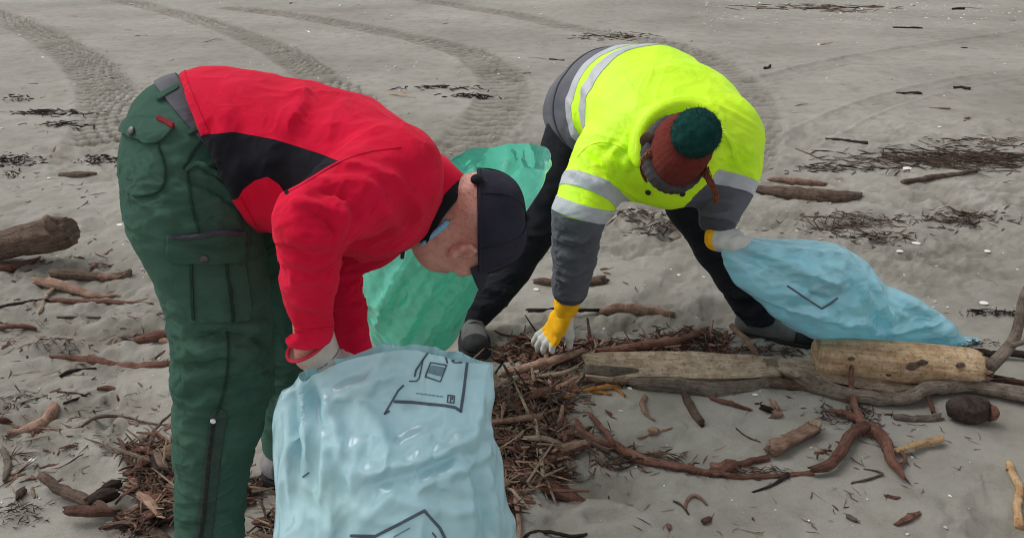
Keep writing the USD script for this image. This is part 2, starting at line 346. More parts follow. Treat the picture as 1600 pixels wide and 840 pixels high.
# high-visibility shell: the dye turns blue and violet daylight into yellow-green, so its colour is stronger than any paint
looks('hivis', {'tc': ('texture_coordinate', {}), 'n': ('noise_texture', {'scale': 9, 'detail': 5}), 'r': ('rgb_ramp', {'ramp': [(0.3, (0.56, 0.95, 0.010)), (0.7, (0.66, 1.0, 0.018))]}),
    'v': ('voronoi_texture', {'scale': 210, 'randomness': 0.2}), 'b': ('bump', {'strength': 0.3, 'distance': 0.002}),
    'p': ('principled_bsdf', {'roughness': 0.55, 'specular_ior_level': 0.35})},
    [('tc.object', 'n.vector'), ('tc.object', 'v.vector'), ('n.fac', 'r.fac'), ('r.color', 'p.base_color'), ('v.distance', 'b.height'), ('b.normal', 'p.normal')])
looks('skin', {'tc': ('texture_coordinate', {}), 'n': ('noise_texture', {'scale': 22, 'detail': 5}), 'r': ('rgb_ramp', {'ramp': [(0.3, (0.47, 0.20, 0.15)), (0.7, (0.68, 0.36, 0.285))]}),
    'm': ('noise_texture', {'scale': 420, 'detail': 3}), 'b': ('bump', {'strength': 0.4, 'distance': 0.0012}), 'n2': ('noise_texture', {'scale': 75, 'detail': 5, 'roughness': 0.7}), 'r2': ('rgb_ramp', {'ramp': [(0.32, (0.72, 0.60, 0.56)), (0.5, (1, 1, 1)), (0.7, (1.12, 1.05, 1.03))]}), 'mx': ('mix_color', {'blend_type': 'multiply', 'fac': 0.55}),
    'p': ('principled_bsdf', {'roughness': 0.5, 'subsurface_weight': 0.12, 'subsurface_radius': (1.0, 0.35, 0.2), 'subsurface_scale': 0.006, 'specular_ior_level': 0.4})},
    [('tc.object', 'n.vector'), ('tc.object', 'm.vector'), ('tc.object', 'n2.vector'), ('n.fac', 'r.fac'), ('n2.fac', 'r2.fac'), ('r.color', 'mx.a'), ('r2.color', 'mx.b'), ('mx.result', 'p.base_color'), ('m.fac', 'b.height'), ('b.normal', 'p.normal')])
fabric('hair_red', (0.16, 0.035, 0.012), (0.30, 0.085, 0.030), 90, 0.5, 600, 0.3, 0.0, 0.5)
fabric('hair_dark', (0.02, 0.010, 0.007), (0.05, 0.022, 0.014), 120, 0.6, 600, .8); fabric('hair_short', (0.10, 0.075, 0.06), (0.2, 0.15, 0.12), 200, 0.8)
plain('black_plastic', (0.010, 0.010, 0.012), 0.45); plain('metal_snap', (0.10, 0.10, 0.10), 0.4, 0.5, 0.6); plain('eye_dark', (0.02, 0.015, 0.01), 0.2); plain('zip_metal', (0.75, 0.75, 0.72), 0.4)
def film(name, c, clear, gloss=0.12, tone=0.25, clear_c=None, grain=(1, 1, .45), through=.5, crinkle=0.32):
    """Thin polythene: part of the light goes straight through, part is spread to both sides, a little is mirrored; fine sharp crinkles."""
    d = tuple(x * (1 - tone) for x in c)
    looks(name, {'tc': ('texture_coordinate', {}), 'n': ('noise_texture', {'scale': 9, 'detail': 5, 'roughness': 0.6}), 'r': ('rgb_ramp', {'ramp': [(0.3, d), (0.7, c)]}),
        'df': ('diffuse_bsdf', {}), 'tl': ('translucent_bsdf', {}), 'm1': ('mix_closure', {'fac': through}), 'tr': ('transparent_bsdf', {'color': clear_c or c}), 'm2': ('mix_closure', {'fac': clear}),
        'wn': ('noise_texture', {'scale': 7, 'detail': 3}), 'wm': ('mix_color', {'blend_type': 'linear_light', 'fac': 0.09}), 'mp': ('mapping', {'scale': grain}),
        'v1': ('voronoi_texture', {'scale': 9, 'feature': 'distance_to_edge'}), 'v2': ('voronoi_texture', {'scale': 24, 'feature': 'f1'}), 'v3': ('voronoi_texture', {'scale': 6, 'feature': 'f1'}),
        'q1': ('math', {'math_type': 'multiply_add', 'value2': 0.25}), 'q2': ('math', {'math_type': 'multiply_add', 'value2': 0.9}),
        'b': ('bump', {'strength': crinkle, 'distance': 0.011}),
        'gl': ('glossy_bsdf', {'roughness': 0.22, 'color': (0.95, 0.97, 1.0)}), 'fr': ('layer_weight', {'blend': 0.3}), 'g': ('math', {'math_type': 'multiply_add', 'value2': gloss * 3.2, 'value3': gloss * 0.35}), 'm3': ('mix_closure', {})},
        [('tc.object', 'n.vector'), ('tc.object', 'wn.vector'), ('tc.object', 'mp.vector'), ('mp.vector', 'wm.a'), ('wn.color', 'wm.b'), ('wm.result', 'v1.vector'), ('wm.result', 'v2.vector'), ('wm.result', 'v3.vector'),
         ('v2.distance', 'q1.value1'), ('v1.distance', 'q1.value3'), ('v3.distance', 'q2.value1'), ('q1.value', 'q2.value3'), ('q2.value', 'b.height'), ('b.normal', 'gl.normal'), ('b.normal', 'df.normal'), ('b.normal', 'fr.normal'), ('n.fac', 'r.fac'), ('r.color', 'df.color'), ('r.color', 'tl.color'), ('df.BSDF', 'm1.closure1'), ('tl.BSDF', 'm1.closure2'),
         ('m1.closure', 'm2.closure1'), ('tr.BSDF', 'm2.closure2'), ('fr.fresnel', 'g.value1'), ('g.value', 'm3.fac'), ('m2.closure', 'm3.closure1'), ('gl.BSDF', 'm3.closure2')], surface='m3.closure')
film('film_pale_blue', (0.60, 0.90, 0.962), 0.18, 0.21, tone=0.14, through=.26)
film('film_cyan', (0.40, 0.83, 0.94), 0.34, 0.26, tone=0.22, clear_c=(0.55, 0.90, 0.95), grain=(.5, 1, 1), through=.38)
film('film_green', (0.19, 0.79, 0.60), 0.22, 0.26, tone=0.26, clear_c=(0.30, 0.85, 0.65), through=.3)
plain('print_ink', (0.075, 0.105, 0.14), 0.5)
plain('print_ink_faint', (0.16, 0.27, 0.33), 0.5)
# ---------------------------------------------------------------- the beach
looks('sand', {'geo': ('geometry', {}), 'n1': ('noise_texture', {'scale': 0.55, 'detail': 5, 'roughness': 0.55}), 'n2': ('noise_texture', {'scale': 7, 'detail': 6, 'roughness': 0.65}), 'n3': ('noise_texture', {'scale': 420, 'detail': 3, 'roughness': 0.7}),
    'r1': ('rgb_ramp', {'ramp': [(0.32, (0.250, 0.237, 0.205)), (0.55, (0.325, 0.310, 0.274)), (0.72, (0.380, 0.363, 0.322))]}),
    'r2': ('rgb_ramp', {'ramp': [(0.28, (0.74, 0.73, 0.70)), (0.5, (0.97, 0.97, 0.97)), (0.75, (1.05, 1.05, 1.05))]}), 'r3': ('rgb_ramp', {'ramp': [(0.30, (0.62, 0.60, 0.58)), (0.5, (1, 1, 1)), (0.72, (1.18, 1.17, 1.15))]}),
    'm1': ('mix_color', {'blend_type': 'multiply', 'fac': 1.0}), 'm2': ('mix_color', {'blend_type': 'multiply', 'fac': 0.95}),
    'at': ('attribute', {'attribute': 'damp'}), 'md': ('mix_color', {'blend_type': 'multiply'}), 'dk': ('color', {'value': (0.50, 0.475, 0.42)}),
    'n4': ('noise_texture', {'scale': 60, 'detail': 5, 'roughness': 0.7}), 'a': ('math', {'math_type': 'multiply_add', 'value2': 0.35}), 'b': ('bump', {'strength': 0.55, 'distance': 0.006}),
    'p': ('principled_bsdf', {'roughness': 0.92, 'specular_ior_level': 0.2})},
    [('geo.position', 'n1.vector'), ('geo.position', 'n2.vector'), ('geo.position', 'n3.vector'), ('geo.position', 'n4.vector'), ('n1.fac', 'r1.fac'), ('n2.fac', 'r2.fac'), ('n3.fac', 'r3.fac'),
     ('r1.color', 'm1.a'), ('r2.color', 'm1.b'), ('m1.result', 'm2.a'), ('r3.color', 'm2.b'), ('m2.result', 'md.a'), ('dk.color', 'md.b'), ('at.fac', 'md.fac'), ('md.result', 'p.base_color'),
     ('n3.fac', 'a.value1'), ('n4.fac', 'a.value3'), ('a.value', 'b.height'), ('b.normal', 'p.normal')])

TRACKS = [  # pixel course of each tyre track on the beach, its width and depth in metres, how strongly the lugs are printed
    ([(-140, -8), (-60, 8), (0, 27), (60, 52), (110, 82), (150, 115), (172, 150), (172, 190), (160, 225)], 0.44, 0.020, 1.0),
    ([(90, -16), (210, 6), (280, 22), (345, 42), (410, 66), (465, 97), (510, 128), (560, 175), (590, 230)], 0.40, 0.018, 0.8),
    ([(380, 14), (500, 30), (594, 48), (660, 62), (720, 78), (762, 101), (788, 130), (786, 160), (765, 190), (730, 225), (690, 260)], 0.42, 0.018, 0.8),
    ([(560, -12), (660, 0), (750, 14), (840, 30), (910, 46), (990, 60), (1080, 85), (1140, 118), (1172, 160), (1172, 205), (1150, 250)], 0.42, 0.017, 0.7),
    ([(1190, 128), (1290, 104), (1400, 82), (1500, 66), (1640, 46)], 0.22, 0.010, 0.15),
    ([(1260, 215), (1330, 180), (1420, 150), (1520, 128), (1640, 110)], 0.25, 0.006, 0.1)]
TR = []
for pts, w, dep, lug in TRACKS:
    q = spline(np.array([ground(*p)[:2] for p in pts]), 500); s = np.r_[0, np.cumsum(np.linalg.norm(np.diff(q, axis=0), axis=1))]; t = np.gradient(q, axis=0); t /= np.linalg.norm(t, axis=1, keepdims=True)
    TR.append((cKDTree(q), q, s, t, w, dep, lug))
def blob(x, y, c, rx, ry): return np.exp(-(((x - c[0]) / rx) ** 2 + ((y - c[1]) / ry) ** 2))
ROUGH = [(ground(130, 520), .55, .55, 1.0), (ground(100, 650), .4, .3, 0.9), (ground(60, 430), .7, .5, .9), (ground(240, 420), .5, .6, .7), (ground(150, 250), 1.0, 1.0, .8), (ground(100, 340), .9, .7, .6), (ground(850, 520), .5, .22, 1.0), (ground(1060, 500), .5, .25, .9), (ground(720, 560), .4, .3, .8),
         (ground(1450, 390), .9, .5, 1.0), (ground(1330, 350), .9, .4, .9), (ground(1530, 320), .9, .6, .9), (ground(1010, 340), .8, .6, .9), (ground(1250, 290), .9, .5, .7), (ground(960, 690), .25, .2, .5), (ground(900, 760), .35, .15, .6), (ground(1540, 830), .2, .12, .7), (ground(700, 240), 1.2, .9, .8), (ground(1150, 490), .3, .2, .8),
         (ground(1500, 225), 1.4, .7, .6), (ground(1190, 640), .3, .15, .4), (ground(400, 640), .4, .3, .9), (ground(1480, 750), .3, .15, .3)]
_rg = np.random.default_rng(5)
PRINTS = []                                                              # footprints and scuffs: centre, direction, length, depth
for c, n, sx, sy in ((ground(150, 480), 16, .5, .6), (ground(110, 300), 14, 1.0, .8), (ground(1430, 380), 26, .9, .5), (ground(1030, 370), 16, .6, .6), (ground(1080, 500), 10, .35, .2), (ground(930, 730), 7, .25, .15), (ground(1500, 300), 18, 1.0, .7), (ground(720, 290), 14, .9, .8), (ground(1250, 310), 14, .9, .6), (ground(200, 620), 10, .3, .25)):
    for _ in range(n): PRINTS.append((c[0] + _rg.normal() * sx, c[1] + _rg.normal() * sy, _rg.uniform(0, 6.28), _rg.uniform(.09, .15), _rg.uniform(.010, .026)))
PRINTS += [(*ground(905, 640)[:2], 0.2, .13, .016), (*ground(950, 760)[:2], 0.1, .10, .022), (*ground(1000, 695)[:2], 0.4, .12, .014), (*ground(870, 815)[:2], 0.1, .09, .016), (*ground(1550, 820)[:2], 1.2, .11, .026), (*ground(625 + 320, 800)[:2], 0.0, .06, .02), (*ground(990, 590)[:2], .5, .1, .012), (*ground(1230, 600)[:2], .1, .12, .014)]
def roughness(x, y):
    r = np.full_like(x, 0.16)
    for c, rx, ry, a in ROUGH: r = np.maximum(r, a * blob(x, y, c, rx, ry))
    return r
def gheight(x, y, fine=True, want_damp=False):
    x, y = np.asarray(x, float), np.asarray(y, float); P = np.stack([x, y, np.zeros_like(x)], -1)
    r = roughness(x, y) * (0.35 + 0.65 * np.clip(fbm(P * 2.2, 3, 11) * 3 - 0.9, 0, 1)) * 1.4
    z = 0.030 * (fbm(P / 1.6, 3, 1) - 0.5) + 0.008 * (fbm(P / 0.35, 3, 2) - 0.5) + 0.05 * (fbm(P / 7, 2, 8) - 0.5) * np.clip((y - 4) / 4, 0, 1)
    rg = fbm(P * np.array([0.75, 1.15, 1]) / 0.11, 4, 3)
    z = z + r * (0.050 * (rg - 0.5) - 0.016 * np.clip(1 - np.abs(fbm(P * np.array([0.8, 1.2, 1]) / 0.16, 3, 4) - 0.5) * 9, 0, 1) + 0.019 * (fbm(P / 0.035, 2, 5) - 0.5))
    z = z + 0.004 * (fbm(P * np.array([.5, 1.4, 1]) / 0.05, 3, 6) - 0.5)
    damp = 0.55 * r * np.clip(1.5 - rg * 2, 0, 1)
    for cx, cy, a, L, dep in PRINTS:
        m = (np.abs(x - cx) < 3 * L) & (np.abs(y - cy) < 3 * L)
        if not m.any(): continue
        u = (x[m] - cx) * math.cos(a) + (y[m] - cy) * math.sin(a); v = -(x[m] - cx) * math.sin(a) + (y[m] - cy) * math.cos(a)
        e = np.sqrt((u / L) ** 2 + (v / (L * 0.42)) ** 2) + 1.3 * (fbm(P[m] / 0.07, 3, 9) - 0.5)
        z[m] += -0.75 * dep * np.exp(-np.clip(e, 0, 9) ** 3) + dep * 0.22 * np.exp(-((e - 1.35) / 0.3) ** 2) * (v > 0)
        damp[m] = np.maximum(damp[m], 0.35 * np.exp(-e ** 4))
    for tree, q, s, t, w, dep, lug in TR:
        lo, hi = q.min(0) - 1, q.max(0) + 1; m = np.where((x.ravel() > lo[0]) & (x.ravel() < hi[0]) & (y.ravel() > lo[1]) & (y.ravel() < hi[1]))[0]
        if len(m) == 0: continue
        p = np.stack([x.ravel()[m], y.ravel()[m]], 1); d, i = tree.query(p, distance_upper_bound=w)
        k = np.isfinite(d); m, p, i, d = m[k], p[k], i[k], d[k]
        lat = (p[:, 0] - q[i, 0]) * t[i, 1] - (p[:, 1] - q[i, 1]) * t[i, 0]; al = s[i]
        e = lat / (w / 2); j = fbm(np.stack([p[:, 0], p[:, 1], 0 * d], 1) / 0.09, 3, 13) - 0.5
        inside = 1 / (1 + np.exp((np.abs(e) - 1 + j * 0.5) * 9)); ends = np.clip(np.minimum(al, s[-1] - al) / 0.8, 0, 1) if False else 1.0
        bars = np.sin(2 * np.pi * (al + 0.07 * np.abs(lat)) / 0.140 + j * 0.45)
        patch = np.clip(fbm(np.stack([p[:, 0], p[:, 1], 0 * d], 1) / 0.5, 2, 14) * 2.6 - 0.45, 0, 1)
        dz = -dep * inside * (0.55 + 0.45 * patch) + lug * 0.042 * bars * inside * (0.2 + 0.8 * patch) * (0.6 + 0.4 * np.clip(-e, -1, 1)) + 0.010 * np.exp(-((np.abs(e) - 1.18) / 0.16) ** 2) * patch + j * 0.020 * inside
        np.put(z, m, z.ravel()[m] + dz)
        np.put(damp, m, np.maximum(damp.ravel()[m], inside * np.clip(0.62 - 0.62 * lug * bars * (0.3 + 0.7 * patch) + 0.6 * j, 0.0, 1.0) * (0.25 + 0.75 * lug)))
    return (z, damp) if want_damp else z
def gz(x, y): return float(gheight(np.array([x]), np.array([y]))[0])
def gpt(px, py, up=0.0):                                                 # a point standing on the sand at a pixel
    p = ground(px, py); z = gz(p[0], p[1]); p = ground(px, py, z); return np.array([p[0], p[1], gz(p[0], p[1]) + up])
def build_ground():
    ys = np.r_[-60, -25, -10, -4, -1.5, -0.3, 0.3, np.geomspace(0.62, 17, 640), np.geomspace(18, 900, 40)]
    u = np.linspace(-1, 1, 760); u = np.r_[-60, -20, -8, -4, -2.4, -1.6, -1.25, -1.08, u, 1.08, 1.25, 1.6, 2.4, 4, 8, 20, 60]
    Y, U = np.meshgrid(ys, u, indexing='ij'); X = U * (0.70 * np.clip(Y, 0.5, 30) + 0.42)
    z, damp = gheight(X, Y, want_damp=True)
    far = np.clip((Y - 20) / 20, 0, 1); z = z * (1 - far)
    V = np.stack([X, Y, z], -1).reshape(-1, 3); n, m = X.shape
    i = np.arange(n - 1)[:, None] * m; j = np.arange(m - 1)[None]; q = np.stack([i + j, i + j + 1, i + m + j + 1, i + m + j], -1).reshape(-1, 4)
    g = UsdGeom.Mesh.Define(stage, '/World/ground')
    p = obj('beach_sand', (V, np.vstack([q[:, [0, 1, 2]], q[:, [0, 2, 3]]])), 'sand', None, smooth=True, kind='structure', label='grey sand beach with tyre tracks and footprints')
    stage.RemovePrim('/World/ground')
    UsdGeom.PrimvarsAPI(p).CreatePrimvar('damp', Sdf.ValueTypeNames.FloatArray, 'vertex').Set(Vt.FloatArray.FromNumpy(damp.astype(np.float32).ravel()))
build_ground()
# ---------------------------------------------------------------- person in the red jacket, seen from the right side, bent over a bag
def S(px, py, Y, hw, lat=None):                       # a station of a limb: pixel, distance, half width in pixels, lateral radius in metres
    p = at(px, py, Y); r = hw * mpp(p); return (p, r, lat if lat else r)
YDIR = np.array([0, 1.0, 0])
def foot(field, heel, toe, r=0.042):
    """The upper of a shoe from heel to toe, both on the sand."""
    heel, toe = np.array(heel, float), np.array(toe, float); d = unit(toe - heel); L = np.linalg.norm(toe - heel); up = np.array([0, 0, 1.0])
    side = unit(np.cross(up, d))
    field.chain([(heel + d * .035 + up * .05, .043, .036), (heel + d * L * .38 + up * .052, .050, .038), (heel + d * L * .62 + up * .040, .036, .044), (heel + d * (L - .045) + up * .036, .030, .043), (heel + d * (L - .03) + up * .034, .028, .036)], L=side, k=.02)
    field.seg(heel + d * .05 + up * .07, heel + d * .045 + up * .13, .036, .036, k=.03)
    return side
def sole_mesh(heel, toe, h=0.028):
    heel, toe = np.array(heel, float), np.array(toe, float); d = unit((toe - heel) * [1, 1, 0]); L = np.linalg.norm(toe - heel) ; side = np.cross([0, 0, 1.0], d)
    t = np.linspace(0, 1, 25); w = 0.044 + 0.011 * np.sin(np.pi * np.clip((t - .25) / .8, 0, 1)) - .006 * np.exp(-((t - .4) / .15) ** 2)
    w = w * np.sqrt(np.clip(1 - np.abs(2 * t - 1) ** 7, 0.02, 1)); P = [heel + d * L * (a * 1.04 - .02) + side * b for a, b in zip(t, w)] + [heel + d * L * (a * 1.04 - .02) - side * b for a, b in zip(t[::-1], w[::-1])]
    from shapely.geometry import Polygon
    m = trimesh.creation.extrude_polygon(Polygon([(p[0], p[1]) for p in P]).buffer(0.003).simplify(0.0008), h, engine='earcut'); m.apply_translation([0, 0, heel[2] - 0.004]); return m.subdivide()
def head_field(c, U, F, R, s=1.0, neck=None, neck_r=.058, ears=True):
    """Head and neck; U towards the crown, F the way the face looks, R the right ear's side."""
    U, F, R = unit(U), unit(F), unit(R); q = lambda f, r, u: np.array(c) + s * (F * f + R * r + U * u); A = (F, R, U); f = Field()
    f.ell(q(-.012, 0, .018), A, (.098 * s, .077 * s, .080 * s)); f.ell(q(.020, 0, -.035), A, (.070 * s, .062 * s, .085 * s), k=.04)
    f.ell(q(.052, 0, -.082), A, (.036 * s, .038 * s, .030 * s), k=.035); f.ell(q(.004, 0, -.07), A, (.062 * s, .058 * s, .042 * s), k=.03)
    for g in (-1, 1):
        f.ell(q(.062, .036 * g, -.022), A, (.024 * s, .024 * s, .020 * s), k=.025); f.ball(q(.078, .030 * g, .002), .014 * s, k=.012, op='sub')
        f.seg(q(.074, .045 * g, .016), q(.083, .012 * g, .018), .009 * s, .010 * s, k=.012); f.ball(q(.071, .030 * g, .002), .0125 * s, k=.004)
    f.seg(q(.090, 0, .010), q(.108, 0, -.030), .009 * s, .012 * s, k=.012); f.ell(q(.100, .010, -.036), A, (.010, .010, .008)); f.ell(q(.100, -.010, -.036), A, (.010, .010, .008))
    f.seg(q(.088, -.020, -.062), q(.088, .020, -.062), .007 * s, .007 * s, k=.008); f.seg(q(.085, -.018, -.072), q(.085, .018, -.072), .008 * s, .008 * s, k=.006)
    if neck is not None: f.seg(q(-.020, 0, -.055), neck, neck_r * s, neck_r * 1.12 * s, k=.045)
    if ears:
        for g in (-1, 1):
            e = [(.012, .074 * g, -.044), (.002, .081 * g, -.036), (-.012, .087 * g, -.018), (-.012, .087 * g, -.002), (.000, .083 * g, .006), (.012, .078 * g, .000)]
            for a, b in zip(e[:-1], e[1:]): f.seg(q(*a), q(*b), .0052 * s, .0052 * s, k=.005)
            f.ell(q(-.001, .078 * g, -.016), (F, R, U), (.015 * s, .0065 * s, .025 * s), k=.006); f.ball(q(.010, .076 * g, -.036), .0085 * s, k=.006)
            f.seg(q(-.004, .083 * g, -.024), q(-.001, .084 * g, -.004), .0036 * s, .0036 * s, k=.004); f.ell(q(.0085, .083 * g, -.020), (F, R, U), (.0045 * s, .006 * s, .008 * s), k=.003, op='sub'); f.seg(q(.014, .079 * g, -.016), q(.013, .080 * g, -.004), .0042 * s, .0035 * s, k=.004)
    return f
def hand_field(f, wrist, knuckle, tips, thumb, palm_n, r=0.0095, wr=.032, glove=1.0, bend=0.45):
    """A hand: wrist to knuckle centre, four finger tips (index first), thumb tip; palm_n points out of the palm."""
    wrist, knuckle = np.array(wrist, float), np.array(knuckle, float); d = unit(knuckle - wrist); n = unit(np.array(palm_n, float) - d * (d @ palm_n)); s = np.cross(d, n)
    f.seg(wrist, wrist * .4 + knuckle * .6, wr * .8, .019 * glove, L=s, la=wr, lb=.038 * glove, k=.02); f.seg(wrist * .4 + knuckle * .6, knuckle, .018 * glove, .014 * glove, L=s, la=.038 * glove, lb=.039 * glove, k=.02)
    sg = 1 if (np.array(thumb, float) - wrist) @ s > 0 else -1
    for i, t in enumerate(tips):
        k0 = knuckle + s * sg * (.030 - .020 * i) * glove; t = np.array(t, float); L = np.linalg.norm(t - k0); m1 = k0 + (t - k0) * .42 - n * L * bend * .5; m2 = k0 + (t - k0) * .76 - n * L * bend * .38
        rr = r * (1.0, 1.06, 1.0, .88)[i]
        f.chain([(k0 - d * .012, rr * 1.12), (k0, rr * 1.1), (m1, rr), (m2, rr * .95), (t, rr * .86)], k=.005)
    b = wrist + d * .028 + s * sg * .022; t = np.array(thumb, float); m = b * .45 + t * .55 + s * sg * .012
    f.chain([(b, .018 * glove), (m, r * 1.25), (t, r * 1.02)], k=.012)
    return f

def build_person_one():
    base = np.array([*ground(330, 935)[:2], 0.0]) + [0.02, .2, 0]
    per = thing('person', 'person in red jacket, green cargo trousers and dark cap bending over the full blue bag', 'person', base)
    # --- trousers
    t = Field()
    t.chain([S(292, 190, 1.50, 70, .140), S(304, 235, 1.50, 88, .165), S(316, 290, 1.50, 88, .155)], L=YDIR, k=.05)
    near = [S(304, 268, 1.41, 88, .098), S(304, 335, 1.39, 88, .102), S(322, 400, 1.375, 86, .10), S(336, 455, 1.37, 79, .094), S(347, 520, 1.36, 74, .09), S(350, 590, 1.355, 74, .086), S(341, 655, 1.355, 66, .078), S(334, 710, 1.355, 57, .07), S(329, 780, 1.355, 50, .066), S(327, 860, 1.355, 51, .068), S(327, 915, 1.355, 54, .072)]
    far = [S(345, 268, 1.60, 92, .1), S(395, 380, 1.62, 82, .096), S(445, 460, 1.645, 78, .09), S(472, 525, 1.66, 72, .084), S(468, 590, 1.68, 60, .074), S(458, 650, 1.70, 47, .064), S(453, 694, 1.72, 44, .062)]
    w0, w1, w2 = at(275, 104, 1.5), at(398, 366, 1.36), at(311, 200, 1.315); wn = unit(np.cross(w1 - w0, w2 - w0)); wn = wn if wn[0] > 0 else -wn
    t.cut(w2 + wn * .03, wn, .36)
    t.chain(near, L=YDIR, k=.05); t.chain(far, L=YDIR, k=.05); t.cut(at(453, 700, 1.72), np.array([.1, 0, -1]), .14)
    T = Cloth(t, 0.0068, sub=1)
    # a few nodes as the cloth hangs: creases drawn where the cloth bunches at hip, knee and calf
    a = lambda h, w, *p: (list(p), h, w)
    T.folds([a(.008, .012, (250, 235), (300, 262), (350, 290), (385, 330)), a(.007, .011, (225, 250), (290, 290), (370, 330)), a(-.006, .010, (240, 262), (300, 288), (360, 318)), a(.006, .011, (205, 300), (280, 350), (360, 368)), a(.006, .010, (250, 385), (320, 395), (400, 385)),
             a(.008, .012, (282, 505), (330, 540), (400, 515), (430, 500)), a(.008, .012, (278, 560), (335, 545), (410, 560)), a(-.008, .010, (280, 530), (340, 522), (425, 535)), a(.007, .011, (285, 600), (340, 575), (425, 590)), a(.007, .010, (290, 640), (345, 612), (420, 560)), a(-.006, .010, (285, 620), (350, 596), (425, 575)),
             a(.006, .010, (285, 660), (320, 645), (395, 650)), a(.005, .009, (285, 700), (310, 690), (360, 730)), a(.006, .010, (282, 760), (320, 775), (375, 740)), a(.006, .010, (285, 812), (330, 800), (372, 820)), a(.007, .012, (262, 470), (300, 500), (330, 500)), a(.005, .012, (345, 440), (352, 500)),
             a(.007, .012, (440, 470), (450, 560)), a(.006, .012, (430, 640), (470, 610)), a(.006, .01, (420, 600), (450, 640), (470, 660)), a(.006, .009, (425, 670), (470, 675))])
    T.creases(.007, .030, [1, .2, .25], [(at(330, 310, 1.35), .10), (at(345, 560, 1.34), .13), (at(330, 700, 1.33), .10), (at(330, 800, 1.33), .12), (at(450, 560, 1.62), .15), (at(380, 440, 1.5), .1)], 25); T.creases(.005, .022, [.9, .3, -.4], [(at(250, 290, 1.36), .1), (at(350, 500, 1.34), .1)], 26)
    T.wrinkle(.0045, .13, (1, 1, 1.8), 21); T.wrinkle(.0022, .05, (.6, .6, 1.8), 22)
    tr = obj('trousers', (T.v, T.f), 'green_cotton', per)
    # --- pocket flap, cargo pocket, seams, zip, belt
    fl = T.pix([(190, 196), (205, 183), (240, 186), (274, 197), (262, 212), (247, 224), (232, 226), (205, 214), (190, 206)]); obj('pocket_flap', T.piece(fl, .006), 'green_cotton', tr)
    obj('pocket_label', T.piece(T.pix([(250, 183), (274, 197), (270, 203), (246, 189)]), .0085), 'red_tab', tr, label='small dark red tab on the hip pocket')
    cf = T.pix([(263, 368), (382, 361), (380, 410), (278, 412), (272, 408), (263, 402)]); obj('cargo_pocket_flap', T.piece(cf, .0075), 'green_cotton', tr)
    cp = T.pix([(274, 408), (381, 404), (392, 480), (388, 500), (300, 504), (276, 452)]); obj('cargo_pocket', T.piece(cp, .005), 'green_cotton', tr)
    obj('cargo_pocket_pleat', T.strip([(300, 413), (304, 498)], 4, .008), 'green_seam', tr); obj('cargo_pocket_pleat', T.strip([(352, 412), (362, 498)], 4, .008), 'green_seam', tr)
    obj('reflective_piping', T.strip([(268, 370), (320, 365), (378, 363)], 5, .0095), 'dark_shell', tr)
    obj('seam', T.strip([(318, 215), (300, 240), (287, 262)], 3.5, .003), 'green_seam', tr); obj('seam', T.strip([(293, 265), (298, 310), (310, 360)], 3.5, .003), 'green_seam', tr)
    obj('seam', T.strip([(246, 225), (246, 300), (210, 306)], 3, .003), 'green_seam', tr); obj('seam', T.strip([(355, 520), (352, 600), (338, 648)], 3, .003), 'green_seam', tr)
    obj('side_pocket_edge', T.strip([(293, 262), (312, 259), (330, 268), (352, 280)], 6, .007), 'green_cotton', tr)
    zt = obj('zip_tape', T.strip([(342, 650), (334, 700), (327, 760), (318, 838)], 26, .002), 'zip_cloth', tr); obj('zip_teeth', T.strip([(335, 656), (328, 705), (323, 760), (314, 838)], 5, .0034), 'zip_dark', tr)
    for px, py, r in ((212, 207, .0075), (320, 400, .0075)):
        p = T.surf(px, py); nn = T.n[np.argmin(((T.v - p) ** 2).sum(1))]; m = trimesh.creation.cylinder(r, .004, sections=14); m.apply_transform(trimesh.geometry.align_vectors([0, 0, 1], nn)); m.apply_translation(p + nn * .0085); obj('snap', m, 'metal_snap', tr)
    p = T.surf(335, 653); obj('zip_pull', trimesh.creation.icosphere(2, .0055).apply_scale([1, .6, 1]).apply_translation(p + np.array([0, -.008, 0])), 'zip_metal', tr)
    b0, b1, b2 = at(262, 127, 1.5), at(290, 172, 1.34), at(372, 262, 1.33); bn = unit(np.cross(b1 - b0, b2 - b0)); g = .018 - np.abs((T.v - b1) @ bn); obj('belt', T.piece(np.where(T.v[:, 2] > .86, g, -1), .0045), 'dark_shell', per)
    for px, py in ((252, 152), (300, 205)):
        q = [T.surf(px - 6, py + 3) , T.surf(px + 4, py - 2), T.surf(px + 26, py - 12)]
        obj('belt_loop', T.strip([(px - 4, py + 3), (px + 24, py - 13)], 7.5, .0062), 'green_cotton', tr)
    # --- jacket
    j = Field(); YR = unit([0.04, 1.0, 0.0])
    j.chain([S(300, 254, 1.50, 122, .178), S(345, 242, 1.50, 121, .180), S(400, 236, 1.50, 112, .186), S(465, 244, 1.50, 112, .195), S(530, 266, 1.50, 116, .205), S(588, 292, 1.49, 102, .19), S(622, 306, 1.485, 76, .115), S(636, 312, 1.48, 56, .068)], L=YR, k=.06)
    sh, el, wr = at(618, 268, 1.37), at(483, 347, 1.185), at(482, 560, 1.245)
    j.seg(at(590, 275, 1.42), sh, .09, .078, k=.07)
    j.chain([(sh, .078), (sh * .55 + el * .45, .066), (el, .0525), (el * .6 + wr * .4, .0445), (el * .25 + wr * .75, .0405), (wr, .038)], k=.03)
    sh2, el2, wr2 = at(636, 328, 1.65), at(524, 412, 1.62), at(560, 580, 1.585)
    j.seg(at(600, 300, 1.56), sh2, .09, .075, k=.06); j.chain([(sh2, .070), (sh2 * .5 + el2 * .5, .058), (el2, .046), (wr2, .041)], k=.03)
    j.cut(w2, -wn, .38)
    j.cut(at(482, 533, 1.24), unit(UPV * -1 + .25 * FWD), .13)
    J = Cloth(j, 0.0066, sub=1)
